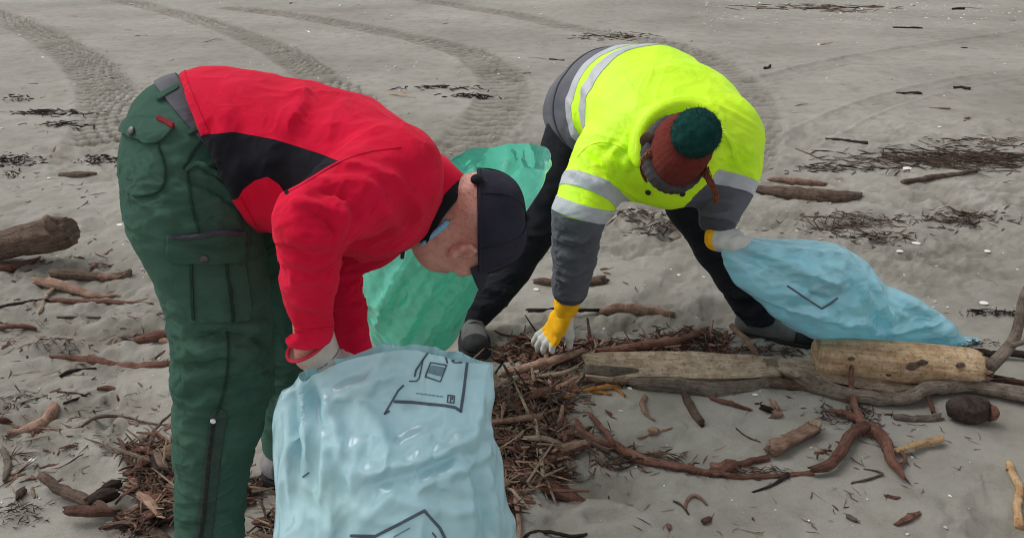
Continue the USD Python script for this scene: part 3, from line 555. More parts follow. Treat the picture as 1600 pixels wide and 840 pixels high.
    J.folds([a(.007, .012, (485, 290), (540, 285), (600, 300)), a(.006, .011, (515, 255), (570, 262), (640, 285)), a(-.006, .010, (500, 300), (545, 320), (560, 345)), a(.008, .011, (455, 320), (510, 330), (545, 350)), a(.008, .010, (505, 305), (530, 335), (527, 372)), a(-.007, .009, (480, 330), (512, 348), (520, 370)),
             a(.006, .010, (450, 360), (490, 380), (522, 372)), a(.005, .010, (445, 395), (480, 412), (520, 402)), a(.005, .010, (448, 440), (490, 432), (522, 445)), a(.004, .010, (455, 480), (480, 476), (520, 488)), a(.006, .012, (560, 300), (610, 330), (620, 365)), a(.006, .012, (590, 290), (650, 310), (655, 355)),
             a(.005, .016, (475, 125), (465, 170), (440, 205)), a(.005, .014, (360, 165), (352, 205), (345, 225)), a(-.004, .014, (490, 130), (480, 190), (455, 225)), a(.005, .014, (545, 145), (520, 190), (500, 225)), a(.005, .012, (610, 190), (560, 215), (520, 245)), a(.005, .014, (380, 240), (372, 290), (380, 330)), a(.004, .016, (430, 215), (420, 260), (430, 290)), a(.005, .014, (500, 240), (480, 300), (450, 330)),
             a(.006, .012, (560, 390), (600, 370), (630, 350)), a(.006, .01, (548, 420), (565, 412), (585, 395)), a(-.006, .009, (548, 438), (562, 430), (578, 425)), a(.005, .01, (548, 470), (565, 480), (580, 478)), a(.005, .01, (550, 510), (570, 512), (590, 520))])
    J.creases(.006, .026, [1, .1, .2], [(at(480, 400, 1.15), .09), (at(565, 440, 1.6), .1)], 35); J.creases(.0075, .030, [.6, .2, .6], [(at(520, 340, 1.22), .08), (at(590, 350, 1.38), .09)], 36); J.creases(.005, .045, [.15, .1, 1], [(at(400, 240, 1.32), .22), (at(500, 180, 1.4), .2)], 37)
    J.wrinkle(.0055, .13, (1, 1, 1), 31); J.wrinkle(.0016, .04, (1.2, .8, .9), 32)
    # the black band sweeps along both flanks: a field over the arc around the trunk and the distance along it, the same on both sides
    axis = [at(300, 245, 1.5), at(400, 226, 1.5), at(465, 236, 1.5), at(530, 262, 1.5), at(592, 292, 1.5), at(664, 326, 1.5)]
    side = proj(np.c_[J.v[:, 0], np.where(J.v[:, 1] < 1.5, J.v[:, 1], 3.0 - J.v[:, 1]), J.v[:, 2]])[:, :2]      # the far flank mirrored onto the near one
    band = poly_field(side, [(280, 228), (318, 211), (365, 206), (430, 218), (500, 240), (560, 264), (560, 290), (455, 300), (447, 305), (436, 288), (418, 276), (398, 282), (380, 296), (372, 310), (300, 330), (240, 300)])
    onbody = np.minimum((J.v[:, 1] < 1.62) * 2 - 1, 1) if False else None
    arm = np.minimum(polyline_dist(J.v, [sh, el, wr])[0], polyline_dist(J.v, [sh2, el2, wr2])[0])
    armf = 0.084 - arm; seam_px = poly_field(J.p[:, :2], [(425, 345), (437, 318), (455, 297), (500, 272), (560, 240), (700, 240), (700, 420), (540, 420), (530, 560), (430, 560)])
    near_arm = np.where(J.v[:, 1] < 1.36, seam_px, -20.0); band = np.minimum(band, -near_arm)
    band = np.where((arm < .06) & (J.v[:, 1] > 1.5), -5.0, band)
    rv = J.piece(-band); jk = obj('jacket', rv, 'red_fleece', per); bv = J.piece(band); obj('side_panel', bv, 'black_fleece', jk, label='black side panel of the red jacket')
    obj('hem', J.piece(np.where((arm > .1) & (band < -.5), .0060 - np.abs((J.v - w2) @ wn - .005), -1), .0016), 'red_fleece', jk)
    obj('sleeve_seam', J.strip([(452, 298), (500, 270), (545, 246), (590, 234), (625, 230)], 3, .0010), 'red_fleece', jk)
    obj('cuff_seam', J.strip([(441, 514), (480, 515), (520, 511)], 3, .002), 'red_fleece', jk)
    # --- collar: a standing ring of cloth round the neck, black inside and along its edge
    U1, F1 = unit([.975, -.03, .06]), None
    cA, cB = at(652, 302, 1.485), at(687, 328, 1.485); ca = unit(.80 * RGT - .60 * UPV - .10 * FWD); e1 = unit(np.cross(ca, YDIR)); e2 = np.cross(ca, e1)
    def ring(c, ru, rv_, n=48, jit=0): th = np.arange(n) / n * 2 * np.pi; return c + np.cos(th)[:, None] * e1 * ru + np.sin(th)[:, None] * e2 * rv_
    def shell(rings):
        n = len(rings[0]); V = np.vstack(rings); F = []
        for i in range(len(rings) - 1):
            q = np.arange(n); k = (q + 1) % n; F += [np.stack([i * n + q, i * n + k, (i + 1) * n + k], 1), np.stack([i * n + q, (i + 1) * n + k, (i + 1) * n + q], 1)]
        return V, np.vstack(F)
    col = obj('collar', shell([ring(cA - ca * .02, .088, .090), ring(cA + ca * .005, .090, .088), ring(cA + ca * .028, .087, .082), ring(cB + ca * .008, .083, .078)]), 'red_fleece', jk)
    obj('collar_trim', shell([ring(cB - ca * .006, .0850, .0805), ring(cB + ca * .012, .0835, .0790), ring(cB + ca * .027, .0805, .0765), ring(cB + ca * .030, .077, .073), ring(cB + ca * .022, .074, .070), ring(cA, .074, .07)]), 'black_fleece', jk, label='black edging of the collar')
    zp = at(632, 383, 1.455); obj('zip_pull', tube([zp, zp + [-.004, 0, -.012], zp + [-.006, 0, -.028]], [.0035, .0045, .004], 8), 'black_plastic', jk)
    # --- body: one continuous skin from head to hands under the clothes
    hc = at(737, 352, 1.485); U1 = unit([.985, .02, .10]); F1 = np.array([.10, 0.25, -1.0]); F1 = unit(F1 - U1 * (F1 @ U1)); R1 = unit(np.cross(F1, U1)); R1 = R1 if R1[1] < 0 else -R1
    hf = head_field(hc, U1, F1, R1, 1.0, neck=at(664, 320, 1.485), neck_r=.053); H = Cloth(hf, 0.0024, smooth=1)
    b = Field(); b.chain([S(300, 235, 1.5, 80, .14), S(400, 230, 1.5, 75, .14), S(530, 262, 1.5, 75, .15), S(620, 300, 1.485, 65, .12), S(668, 324, 1.485, 55, .058)], L=YDIR, k=.05)
    for A_ in (near[1:], far[1:]): b.chain([(p, r * .66, l * .66) for p, r, l in A_[:-1]], L=YDIR, k=.04)
    b.chain([(sh, .05), (el, .038), (wr, .026)], k=.03); b.chain([(sh2, .05), (el2, .038), (wr2, .026)], k=.03)
    obj('body', join([b.mesh(0.012), (H.v, H.f)]), 'skin', per)
    for g in (-1, 1): obj('eye', trimesh.creation.icosphere(2, .0115).apply_translation(hc + F1 * .0735 + R1 * .030 * g + U1 * .002), 'eye_dark', per)
    # --- close-cropped hair at the nape and round the ear, each hair a thin blade
    hr = np.random.default_rng(45); hu, hf_, hr_ = (H.v - hc) @ U1, (H.v - hc) @ F1, (H.v - hc) @ R1
    pr = np.clip((hu + .075) / .07, 0, 1) * np.clip((.030 - hf_) / .03, 0, 1) * (np.abs(hr_) < .0775); ii = hr.choice(len(pr), 5200, p=pr / pr.sum())
    d_ = unit(-U1 * .8 - F1 * .3) + hr.normal(size=(5200, 3)) * .3; o_ = H.v[ii] + hr.normal(size=(5200, 3)) * .001; nn = H.n[ii]; wv = np.cross(d_, nn); wv /= np.linalg.norm(wv, axis=1, keepdims=True)
    tip = o_ + d_ * hr.uniform(.0025, .0050, (5200, 1)) + nn * .0012; V3 = np.stack([o_ + wv * .00022, o_ - wv * .00022, tip], 1).reshape(-1, 3)
    obj('hair', (V3, np.arange(len(V3)).reshape(-1, 3)), 'hair_short', per, kind='stuff')
    # --- cap: crown of six panels, brim, button, strap
    q = lambda f, r, u: hc + F1 * f + R1 * r + U1 * u
    th = np.linspace(0, 2 * np.pi, 73)[:-1]; rows = []
    for k in np.linspace(0, 1, 15):
        u = .012 + .096 * math.sin(k * math.pi / 2); s = math.cos(k * math.pi / 2) ** .62
        rf, rr = .1085 * s, .087 * s; bulge = 1 + .012 * np.abs(np.sin(th * 3)) * (1 if s > .1 else 0)
        sag = -.012 * np.cos(th) * (1 - k) ** 2
        rows.append(q(-.005, 0, 0) + (np.cos(th) * rf * bulge)[:, None] * F1 + (np.sin(th) * rr * bulge)[:, None] * R1 + (u + sag)[:, None] * U1)
    inner = [r - 0 for r in (rows[0] * .985 + hc * .015, rows[0] * .97 + hc * .03 + U1 * .012)]
    cv, cfc = shell([inner[1], inner[0]] + rows); C = Cloth((cv, cfc), 0); C.wrinkle(.003, .05, seed=41)
    cap = obj('cap', (C.v, C.f), 'navy_cap', per, smooth=40)
    sl = []
    for k in range(6):
        i = (k * 12 + 6) % 72; sl.append(tube(np.array([r[i] for r in rows]) * 1.0 + (np.array([r[i] for r in rows]) - hc) * .006, .0014, 5))
    obj('cap_seam', join(sl), 'navy_cap', cap); obj('cap_band', tube(np.vstack([rows[0], rows[0][:1]]) + U1 * .004, .0042, 6, flat=.6), 'navy_cap', cap)
    obj('cap_button', trimesh.creation.icosphere(2, .008).apply_translation(rows[-1][0] + U1 * .002), 'navy_cap', cap)
    obj('cap_strap', trimesh.creation.icosphere(2, .012).apply_scale([1.0, 1.1, .8]).apply_translation(q(-.116, -.0 + .02, .024)), 'black_cotton', cap)
    bw = np.linspace(-1, 1, 25); br = []
    for e in np.linspace(0, 1, 8):                    # brim: a curved blade leaving the front edge of the crown
        r_ = .074 * np.ones(25); L_ = .072 * (1 - np.abs(bw) ** 2.6 * .85)
        br.append(np.array([q(.098 * math.sqrt(max(1 - (w * .86) ** 2, 0)) + -.012 + e * l, w * r_[0], 0.030 - .026 * e - .012 * w * w * (0.4 + .6 * e) + .0) for w, l in zip(bw, L_)]))
    B = np.array(br); n8, n25 = B.shape[:2]; up_ = B.reshape(-1, 3) + U1 * .0022; dn_ = B.reshape(-1, 3) - U1 * .0022
    i = np.arange(n8 - 1)[:, None] * n25; jx = np.arange(n25 - 1)[None]; qd = np.stack([i + jx, i + jx + 1, i + n25 + jx + 1, i + n25 + jx], -1).reshape(-1, 4); f1 = np.vstack([qd[:, [0, 1, 2]], qd[:, [0, 2, 3]]]); N_ = n8 * n25
    rim = np.r_[np.arange(n25), np.arange(1, n8) * n25 + n25 - 1, (n8 - 1) * n25 + np.arange(n25 - 2, -1, -1), np.arange(n8 - 2, 0, -1) * n25]; r2 = np.roll(rim, -1)
    fabric('cap_brim_cloth', (.028, .029, .040), (.046, .046, .060), 18); obj('cap_brim', (np.vstack([up_, dn_]), np.vstack([f1, f1[:, ::-1] + N_, np.stack([rim, r2, r2 + N_], 1), np.stack([rim, r2 + N_, rim + N_], 1)])), 'cap_brim_cloth', cap, smooth=40)
    # mask: three pleats pushed under the chin
    mk = []
    for k in range(4):
        c0 = at(652 + 9 * k, 390 - 6.5 * k, 1.455 - .0 * k); mk.append(tube([at(650 + 6 * k, 386 - 2 * k, 1.47), at(662 + 7 * k, 381 - 4 * k, 1.425), at(686 + 4 * k, 358 - 4 * k, 1.405)], .0068, 8, flat=.6))
    obj('face_mask', join(mk), 'mask_blue', per, label='light blue face mask pushed down under the chin')
    # --- glove on the near hand: flared cuff with red binding, the hand reaching down inside the mouth of the bag
    wg, kn = at(508, 558, 1.250), at(536, 590, 1.262); gfd = Field()
    hand_field(gfd, wg, kn, [at(556, 628, 1.235), at(566, 630, 1.255), at(572, 624, 1.275), at(574, 612, 1.292)], at(520, 622, 1.225), [.1, .9, -.4], r=.0105, wr=.029, glove=1.0, bend=.4)
    G = Cloth(gfd, .0036, sub=0); G.wrinkle(.0022, .025, seed=51); G.creases(.004, .014, [.5, .1, 1], [(wg, .07)], 52)
    gl = obj('glove', (G.v, G.f), 'dirty_leather', per, label='worn white leather glove with red edging')
    ga = unit(at(486, 536, 1.243) - wg); g1 = unit(np.cross(ga, FWD)); g2 = np.cross(ga, g1); tt_ = np.arange(40) / 40 * 2 * np.pi
    gring = lambda o, r1, r2, wv=0.0: wg + ga * o + np.cos(tt_)[:, None] * g1 * (r1 * (1 + wv * np.sin(2 * tt_ + .6)))[:, None] + np.sin(tt_)[:, None] * g2 * (r2 * (1 + wv * np.sin(2 * tt_ + .6)))[:, None] + (wv * .10 * np.cos(tt_ + .5))[:, None] * ga
    o1 = np.ones(40); rings = [gring(-.012, .0285 * o1, .020 * o1), gring(.0, .031 * o1, .0235 * o1), gring(.014, .035 * o1, .029 * o1, .03), gring(.030, .041 * o1, .037 * o1, .05), gring(.043, .0445 * o1, .042 * o1, .05)]
    cu = Cloth(shell(rings), 0, sub=1); obj('glove_cuff', (cu.v, cu.f), 'dirty_leather', gl); rim_ = rings[-1]; obj('glove_binding', tube(np.vstack([rim_, rim_[:1]]), .0034, 7, caps=False), 'red_binding', gl)
    sm = wg + ga * .004; obj('cuff_seam', tube(np.vstack([rings[1], rings[1][:1]]) * 1.0, .0012, 5, caps=False), 'shoe_grey', gl)
    # --- far hand, hidden inside the bag
    g2f = Field(); w2_ = at(561, 578, 1.585); k2 = w2_ + [.02, -.01, -.08]; hand_field(g2f, w2_, k2, [k2 + [.02 * 0 + .0, -.03 + .02 * i, -.07] for i in range(4)], k2 + [.03, -.06, -.02], [1, 0, 0], r=.0115, wr=.038, glove=1.1); obj('glove', g2f.mesh(.006), 'dirty_leather', per)
    # --- shoes
    h1 = ground(318, 962); h1 = np.array([at(305, 860, 1.355)[0] - .03, 1.375, 0]); h1[2] = gz(h1[0], h1[1]); t1 = h1 + np.array([.275, -.05, 0])
    h2 = gpt(428, 746); h2 = h2 + np.array([-.02, .0, 0]); t2 = h2 + np.array([.265, -.06, 0])
    for hh, tt in ((h1, t1), (h2, t2)):
        sf = Field(); foot(sf, hh, tt); sv = Cloth(sf, .006); sv.v[:, 2] = np.maximum(sv.v[:, 2], hh[2] + .012); sv.upd()
        s_ = obj('shoe', (sv.v, sv.f), 'shoe_light', per); obj('sole', sole_mesh(hh, tt), 'shoe_sole', s_, smooth=35)
        obj('shoe_stripe', sv.piece(np.where(sv.v[:, 2] < hh[2] + .085, .022 - np.abs(polyline_dist(sv.v, [hh + [.07, 0, .06], hh + [.12, 0, .06]])[0] - .04), -1), .002), 'shoe_grey', s_)
build_person_one()
# ---------------------------------------------------------------- person in the high-visibility coat, bent towards the camera
def build_person_two():
    base = np.array([at(960, 300, 2.7)[0], 2.6, 0.0])
    per = thing('person', 'person in yellow and grey reflective coat and bobble hat reaching down with a yellow glove', 'person', base)
    a = lambda h, w, *p: (list(p), h, w)
    X = RGT
    # --- trousers: both legs wide apart
    t = Field(); hp = at(965, 190, 2.86)
    t.chain([(at(925, 205, 2.85), .13), (at(1015, 205, 2.84), .13)], k=.06)
    rl = [(at(900, 215, 2.84), .115), (at(868, 290, 2.78), .098), (at(838, 355, 2.72), .083), (at(800, 420, 2.66), .070), (at(765, 465, 2.60), .060), (at(738, 497, 2.565), .056), (at(730, 510, 2.56), .055)]
    ll = [(at(1040, 225, 2.82), .112), (at(1085, 320, 2.74), .088), (at(1116, 385, 2.68), .072), (at(1145, 430, 2.63), .064), (at(1172, 472, 2.58), .060), (at(1186, 496, 2.565), .058), (at(1190, 506, 2.56), .056)]
    t.chain(rl, k=.05); t.chain(ll, k=.05)
    t.cut(at(732, 500, 2.56), np.array([-.3, 0, -1]), .1); t.cut(at(1186, 499, 2.56), np.array([.2, 0, -1]), .1)
    T = Cloth(t, .009, sub=1)
    T.folds([a(.009, .014, (1140, 455), (1165, 462), (1190, 450)), a(.009, .013, (1145, 478), (1172, 488), (1200, 470)), a(-.008, .012, (1140, 468), (1170, 476), (1195, 460)), a(.007, .014, (1100, 390), (1120, 400), (1145, 385)), a(.008, .013, (740, 470), (760, 480), (785, 475)), a(.008, .014, (810, 350), (840, 370), (870, 350)), a(.006, .014, (850, 300), (870, 320), (900, 300)), a(.008, .014, (755, 450), (780, 458), (800, 450))])
    T.creases(.008, .03, [1, .2, .3], [(at(1165, 470, 2.52), .12), (at(770, 460, 2.55), .12), (at(1110, 380, 2.6), .1)], 65)
    T.wrinkle(.007, .10, (1, 1, 1.5), 61)
    tr = obj('trousers', (T.v, T.f), 'black_cotton', per)
    # --- coat
    j = Field(); tx = unit([1, 0, .10])
    ax = [(at(938, 172, 2.92), .175, .212), (at(966, 166, 2.80), .188, .228), (at(1003, 163, 2.66), .186, .238), (at(1035, 182, 2.52), .168, .245), (at(1056, 208, 2.41), .140, .235), (at(1062, 226, 2.34), .105, .15)]
    j.chain(ax, L=tx, k=.07)
    hang = at(905, 215, 2.86)
    shR, elR, wrR = at(945, 250, 2.40), at(905, 335, 2.27), at(888, 470, 2.36)
    shL, elL, wrL = at(1140, 222, 2.41), at(1137, 298, 2.33), at(1116, 368, 2.26)
    j.seg(at(1000, 225, 2.42), shR, .125, .095, k=.07); j.seg(at(1100, 215, 2.42), shL, .125, .090, k=.07)
    j.chain([(shR, .095), (shR * .4 + elR * .6, .084), (elR, .078), (elR * .55 + wrR * .45, .068), (elR * .15 + wrR * .85, .058), (at(889, 455, 2.355), .042), (wrR, .040)], k=.03)
    j.chain([(shL, .090), (at(1143, 262, 2.37), .080), (elL, .068), (at(1122, 340, 2.28), .056), (at(1118, 355, 2.265), .040), (wrL, .038)], k=.03)
    # chest front hanging open below the neck
    j.chain([(at(990, 292, 2.36), .035), (at(1050, 298, 2.33), .04), (at(1090, 292, 2.33), .035)], k=.06); j.ell(at(1045, 255, 2.40), (tx, YDIR, np.cross(tx, YDIR)), (.17, .14, .10), k=.06)
    d_ax = unit(ax[2][0] - ax[0][0])
    j.cut(at(918, 190, 2.93) - d_ax * .06, -d_ax, .38); j.cut(at(888, 464, 2.358), unit(wrR - elR), .09); j.cut(at(1117, 362, 2.262), unit(wrL - elL), .08)
    J = Cloth(j, .0085, sub=1)
    J.folds([a(.010, .014, (905, 245), (930, 262), (955, 300)), a(.009, .013, (925, 225), (950, 250), (975, 255)), a(-.008, .012, (915, 240), (940, 262), (960, 285)), a(.008, .013, (985, 215), (960, 240), (950, 275)), a(.009, .013, (975, 270), (985, 250), (1000, 245)), a(.008, .013, (895, 265), (920, 282), (950, 288)), a(.008, .012, (1120, 200), (1140, 225), (1150, 265)), a(.008, .013, (1125, 255), (1150, 268), (1180, 262)), a(.007, .012, (1128, 235), (1155, 240), (1182, 225)), a(.006, .013, (1100, 150), (1125, 180), (1130, 215)),
             a(.008, .012, (868, 365), (900, 372), (930, 350)), a(.009, .012, (866, 390), (895, 400), (930, 385)), a(-.008, .011, (868, 378), (898, 388), (930, 368)), a(.009, .012, (868, 415), (895, 425), (922, 412)), a(.007, .011, (870, 432), (895, 440), (915, 430)), a(-.007, .01, (870, 424), (895, 433), (918, 421)), a(.008, .012, (1090, 325), (1120, 335), (1155, 322)), a(.007, .012, (1085, 310), (1115, 318), (1155, 308)),
             a(.007, .016, (880, 150), (895, 190), (890, 225)), a(.007, .015, (905, 120), (915, 165), (905, 215)), a(.006, .016, (1020, 110), (1050, 105), (1090, 120)), a(.007, .014, (1010, 185), (1040, 165), (1070, 162)), a(-.007, .012, (1005, 200), (1035, 176), (1068, 172))])
    J.creases(.009, .045, [.7, .2, -.5], [(at(940, 262, 2.3), .12), (at(980, 240, 2.3), .1), (at(1150, 235, 2.3), .12)], 75, .16); J.creases(.0095, .030, [1, .1, .25], [(at(895, 400, 2.25), .12), (at(890, 435, 2.3), .08), (at(1120, 320, 2.2), .10)], 76); J.creases(.0045, .09, [.3, 1, 0], [(at(1060, 120, 2.5), .3)], 77)
    J.wrinkle(.008, .18, (1, 1, 1), 71); J.wrinkle(.0022, .06, (1, 1, .7), 72)
    # colours by place on the coat: s runs along the trunk from hem to neck, q along each sleeve
    arms = [polyline_dist(J.v, [shR, elR, wrR]), polyline_dist(J.v, [shL, elL, wrL])]
    LR = np.linalg.norm(elR - shR) + np.linalg.norm(wrR - elR); LL = np.linalg.norm(elL - shL) + np.linalg.norm(wrL - elL)
    sR, sL = arms[0][1] * LR, arms[1][1] * LL
    body_s = (J.v - ax[0][0]) @ unit(at(1010, 172, 2.62) - ax[0][0]); lat = (J.v - ax[2][0]) @ tx
    body_s = body_s - 0.10 * np.abs(np.clip(lat, -.4, .4)) * 0
    D0 = unit(wrR - shR); D1 = unit(elR - shR); DL = unit(wrL - shL)
    isR = (arms[0][0] < .125) & (sR > .03) & (J.v[:, 1] < 2.56); isL = (arms[1][0] < .115) & (sL > .02) & (J.v[:, 1] < 2.50)
    aR = (J.v - J.surf(902, 343)) @ D0; aR1 = (J.v - J.surf(922, 284)) @ unit(D1 * .7 + D0 * .3); aR2 = (J.v - J.surf(905, 331)) @ unit(D0 + .25 * D1); aL = (J.v - J.surf(1140, 281)) @ DL
    G_R, G_L, HEM = 0.0, .012, .215
    grey = np.where(isR, aR - G_R, np.where(isL, aL - G_L, HEM - body_s))
    yv = J.piece(-grey); coat = obj('coat', yv, 'hivis', per); obj('coat_lower', J.piece(grey), 'grey_shell', coat, label='grey lower sleeves and hem of the coat')
    def belt(val, c, w): return w / 2 - np.abs(val - c)
    trunk = ~(isR | isL)
    obj('reflective_band', J.piece(np.where(trunk, belt(body_s, HEM + .005, .045), -1), .0018), 'silver_tape', coat); obj('reflective_band', J.piece(np.where(trunk, belt(body_s, HEM + .10, .045), -1), .0018), 'silver_tape', coat)
    obj('reflective_band', J.piece(np.where(isR, belt(aR2, 0, .042), -1), .0018), 'silver_tape', coat); obj('reflective_band', J.piece(np.where(isR, belt(aR1, 0, .046), -1), .0018), 'silver_tape', coat)
    obj('reflective_band', J.piece(np.where(isL, belt(aL, 0, .040), -1), .0018), 'silver_tape', coat)
    for w_, d_ in ((at(888, 464, 2.358), unit(wrR - elR)), (at(1117, 362, 2.262), unit(wrL - elL))): obj('cuff', J.piece(np.where(((J.v - w_) ** 2).sum(1) < .07 ** 2, (J.v - w_) @ d_ + .034, -1), .0015), 'dark_shell', coat)
    for sp in ([(903, 243), (935, 222), (968, 228), (992, 258)], [(1098, 190), (1128, 205), (1146, 246)], [(965, 90), (1000, 150), (1030, 175)]): obj('seam', J.strip(sp, 3.2, .0016), 'hivis', coat)
    obj('hem_band', J.piece(np.where(trunk, belt(body_s, .11, .012), -1), .003), 'dark_shell', coat)
    for c, r, nrm in (((1013, 300), .0085, None), ((1066, 302), .0085, None)):
        p = J.surf(*c); nn = J.n[np.argmin(((J.v - p) ** 2).sum(1))]; m = trimesh.creation.cylinder(r, .006, sections=16); m.apply_transform(trimesh.geometry.align_vectors([0, 0, 1], nn)); m.apply_translation(p + nn * .002); obj('coat_snap', m, 'black_plastic', coat)
    # --- head, hat
    hc = at(1060, 238, 2.19); U = unit(-FWD * .985 + RGT * .19 + UPV * .10); F = -UPV - RGT * .22; F = unit(F - U * (F @ U)); R = unit(np.cross(F, U)); R = R if R @ RGT < 0 else -R
    q = lambda f, r, u: hc + F * f + R * r + U * u
    nk = at(1062, 222, 2.34); H = Cloth(head_field(hc - U * .0, U, F, R, .89, neck=nk, neck_r=.055, ears=False), .0036, smooth=1)
    b = Field(); b.chain([(p, r * .72, l * .68) for p, r, l in ax[:-1]], L=tx, k=.05); b.chain([(ax[-2][0], .06), (nk, .055)], k=.04)
    for A_ in (rl, ll): b.chain([(p, r * .66) for p, r in A_[:-2]], k=.04)
    b.chain([(shR, .055), (elR, .04), (wrR, .026)], k=.03); b.chain([(shL, .055), (elL, .038), (wrL, .025)], k=.03); b.seg(ax[3][0], shR, .08, .06, k=.05); b.seg(ax[3][0], shL, .08, .06, k=.05)
    obj('body', join([b.mesh(.014), (H.v, H.f)]), 'skin', per)
    for g in (-1, 1): obj('eye', trimesh.creation.icosphere(2, .0115).apply_translation(hc + F * .066 + R * .027 * g + U * .002), 'eye_dark', per)
    th = np.linspace(0, 2 * np.pi, 97)[:-1]
    def hatring(u, f, r, df=0.0, rib=0.0): rr = 1 + rib * np.sin(th * 32); return q(df, 0, 0) + (np.cos(th) * f * rr)[:, None] * F + (np.sin(th) * r * rr)[:, None] * R + u * U
    def shell(rings):
        n = len(rings[0]); V = np.vstack(rings); Fc = []
        for i in range(len(rings) - 1):
            k0 = np.arange(n); k1 = (k0 + 1) % n; Fc += [np.stack([i * n + k0, i * n + k1, (i + 1) * n + k1], 1), np.stack([i * n + k0, (i + 1) * n + k1, (i + 1) * n + k0], 1)]
        return V, np.vstack(Fc)
    prof = [(.022, .099, .082), (.045, .100, .084), (.070, .096, .082), (.095, .086, .075), (.115, .070, .063), (.130, .050, .046), (.138, .025, .024), (.140, .003, .003)]
    ps = spline(np.array(prof), 22); hv = Cloth(shell([hatring(u - .030, f * .99, r * 1.0, -.002 - .16 * (u - .02), .012) for u, f, r in ps]), 0); hv.wrinkle(.003, .05, seed=81)
    hat = obj('hat', (hv.v, hv.f), 'rust_knit', per, label='rust knitted hat with grey rim and green bobble')
    bp = [(.030, .0975, .0805), (.012, .100, .083), (.004, .105, .088), (.010, .109, .092), (.030, .109, .092), (.044, .1065, .0895), (.049, .100, .084), (.050, .086, .070)]
    obj('hat_rim', shell([hatring(u - .050, f * 1.05, r * 1.06, -.002, .014) for u, f, r in bp]), 'grey_knit', hat)
    pc = q(-.018, .008, .132); rng = np.random.default_rng(7)
    core = trimesh.creation.icosphere(4, .066); cvs = core.vertices * (1 + .10 * (fbm(core.vertices / .018, 3, 82) - .5) + .05 * (fbm(core.vertices / .05, 2, 83) - .5))[:, None]
    pm = obj('bobble', (cvs + pc, core.faces), 'green_wool', hat)
    tuft = []
    for _ in range(2600):
        d = unit(rng.normal(size=3)); s0 = pc + d * .060; e = pc + d * (.0690 + rng.uniform(-.003, .0015)) + rng.normal(size=3) * .004; w = unit(np.cross(d, rng.normal(size=3))) * .0016
        tuft.append((np.array([s0 + w, s0 - w, e]), np.array([[0, 1, 2]])))
    obj('yarn', join(tuft), 'green_wool', pm, kind='stuff')
    # --- hair: plaits either side of the face
    for k, (pts, r0) in enumerate((([q(.02, .082, .01), q(.035, .085, -.02), at(1004, 262, 2.20), at(1006, 274, 2.21), at(1010, 286, 2.23)], .011), ([q(.03, -.080, .01), at(1108, 280, 2.13), at(1117, 298, 2.13), at(1118, 316, 2.14), at(1114, 320, 2.15)], .013))):
        P = spline(np.array(pts), 20); st = []
        for m in range(110):
            o = rng.normal(size=3) * r0 * .36; g = rng.uniform(.75, 1.0); n_ = int(20 * g); fl = np.linspace(1, .35, 20)[:, None]
            st.append(tube(P[:n_] + (o * fl)[:n_] + rng.normal(size=(n_, 3)) * .0012, np.linspace(.0015, .0006, n_), 3))
        obj('hair_lock', join(st), 'hair_red', per)
    obj('hair_bun', Field().chain([(q(-.02, .078, .005), .014), (q(-.02, .086, -.025), .018), (q(-.03, .078, -.06), .014)], k=.02).mesh(.004), 'hair_dark', per)
    col = Field(); 
    cr = [at(1000, 252, 2.24), at(998, 212, 2.28), at(1022, 178, 2.31), at(1070, 162, 2.33), at(1114, 180, 2.31)]
    obj('collar', Cloth(col.chain([(p, .022) for p in spline(np.array(cr), 14)], k=.02), .006).__dict__ and (lambda m: m)(col.mesh(.006)), 'hivis', coat)
    sc = [at(1022, 210, 2.27), at(1030, 194, 2.30), at(1046, 184, 2.32)]; obj('scarf', tube(spline(np.array(sc), 14), .016, 10, flat=.7), 'mask_blue', per)
    # --- right glove, fingers on the sand
    gy = 2.40; wrist, kn = at(886, 478, 2.36), at(862, 522, 2.385)
    g = Field(); tips = [at(863, 549, 2.36), at(850, 550, 2.385), at(840, 546, 2.41), at(834, 538, 2.435)]
    hand_field(g, wrist, kn, tips, at(890, 541, 2.37), [.62, .50, -.5], r=.0115, wr=.034, glove=1.12, bend=.35)
    Gm = Cloth(g, .004, sub=0); Gm.wrinkle(.002, .025, seed=91)
    d = unit(kn - wrist); back = -unit(np.array([.62, .50, -.5]) - d * (d @ np.array([.62, .50, -.5])))
    along = (Gm.v - wrist) @ d; L = np.linalg.norm(kn - wrist); bk = (Gm.v - (wrist + d * np.clip(along, 0, 1)[:, None])) @ back; cs = np.cross(d, back)
    yel = np.minimum(bk + .003 + .004 * (along > L * .8), .142 - along) + np.where(along < .012, .02, 0)
    gl = obj('glove', Gm.piece(-yel), 'white_leather', per, label='yellow backed white work glove touching the sand'); obj('glove_back', Gm.piece(yel), 'yellow_cotton', gl)
    gc = Field(); gc.chain([(at(888, 462, 2.36), .036), (at(886, 472, 2.36), .039), (at(884, 484, 2.362), .036)], k=.02); C_ = gc.mesh(.004); obj('glove_cuff', C_, 'yellow_cotton', gl)
    obj('cuff_patch', Cloth(C_, 0).piece(Cloth(C_, 0).pix([(878, 464), (890, 464), (891, 476), (884, 478), (879, 474)]), .002), 'white_leather', gl)
    # --- left glove, closed on the mouth of the bag
    g = Field(); wl, kl = at(1121, 372, 2.25), at(1148, 374, 2.215)
    g.chain([(at(1119, 366, 2.258), .030), (wl, .033), (at(1130, 374, 2.235), .036)], k=.02)
    hand_field(g, wl, kl, [at(1168, 379, 2.20), at(1170, 379, 2.222), at(1168, 383, 2.24), at(1160, 386, 2.25)], at(1160, 382, 2.185), [0, .2, -1], r=.0115, wr=.034, glove=1.1, bend=.5)
    Gm = Cloth(g, .004); Gm.wrinkle(.002, .025, seed=92); al = (Gm.v - wl) @ unit(kl - wl)
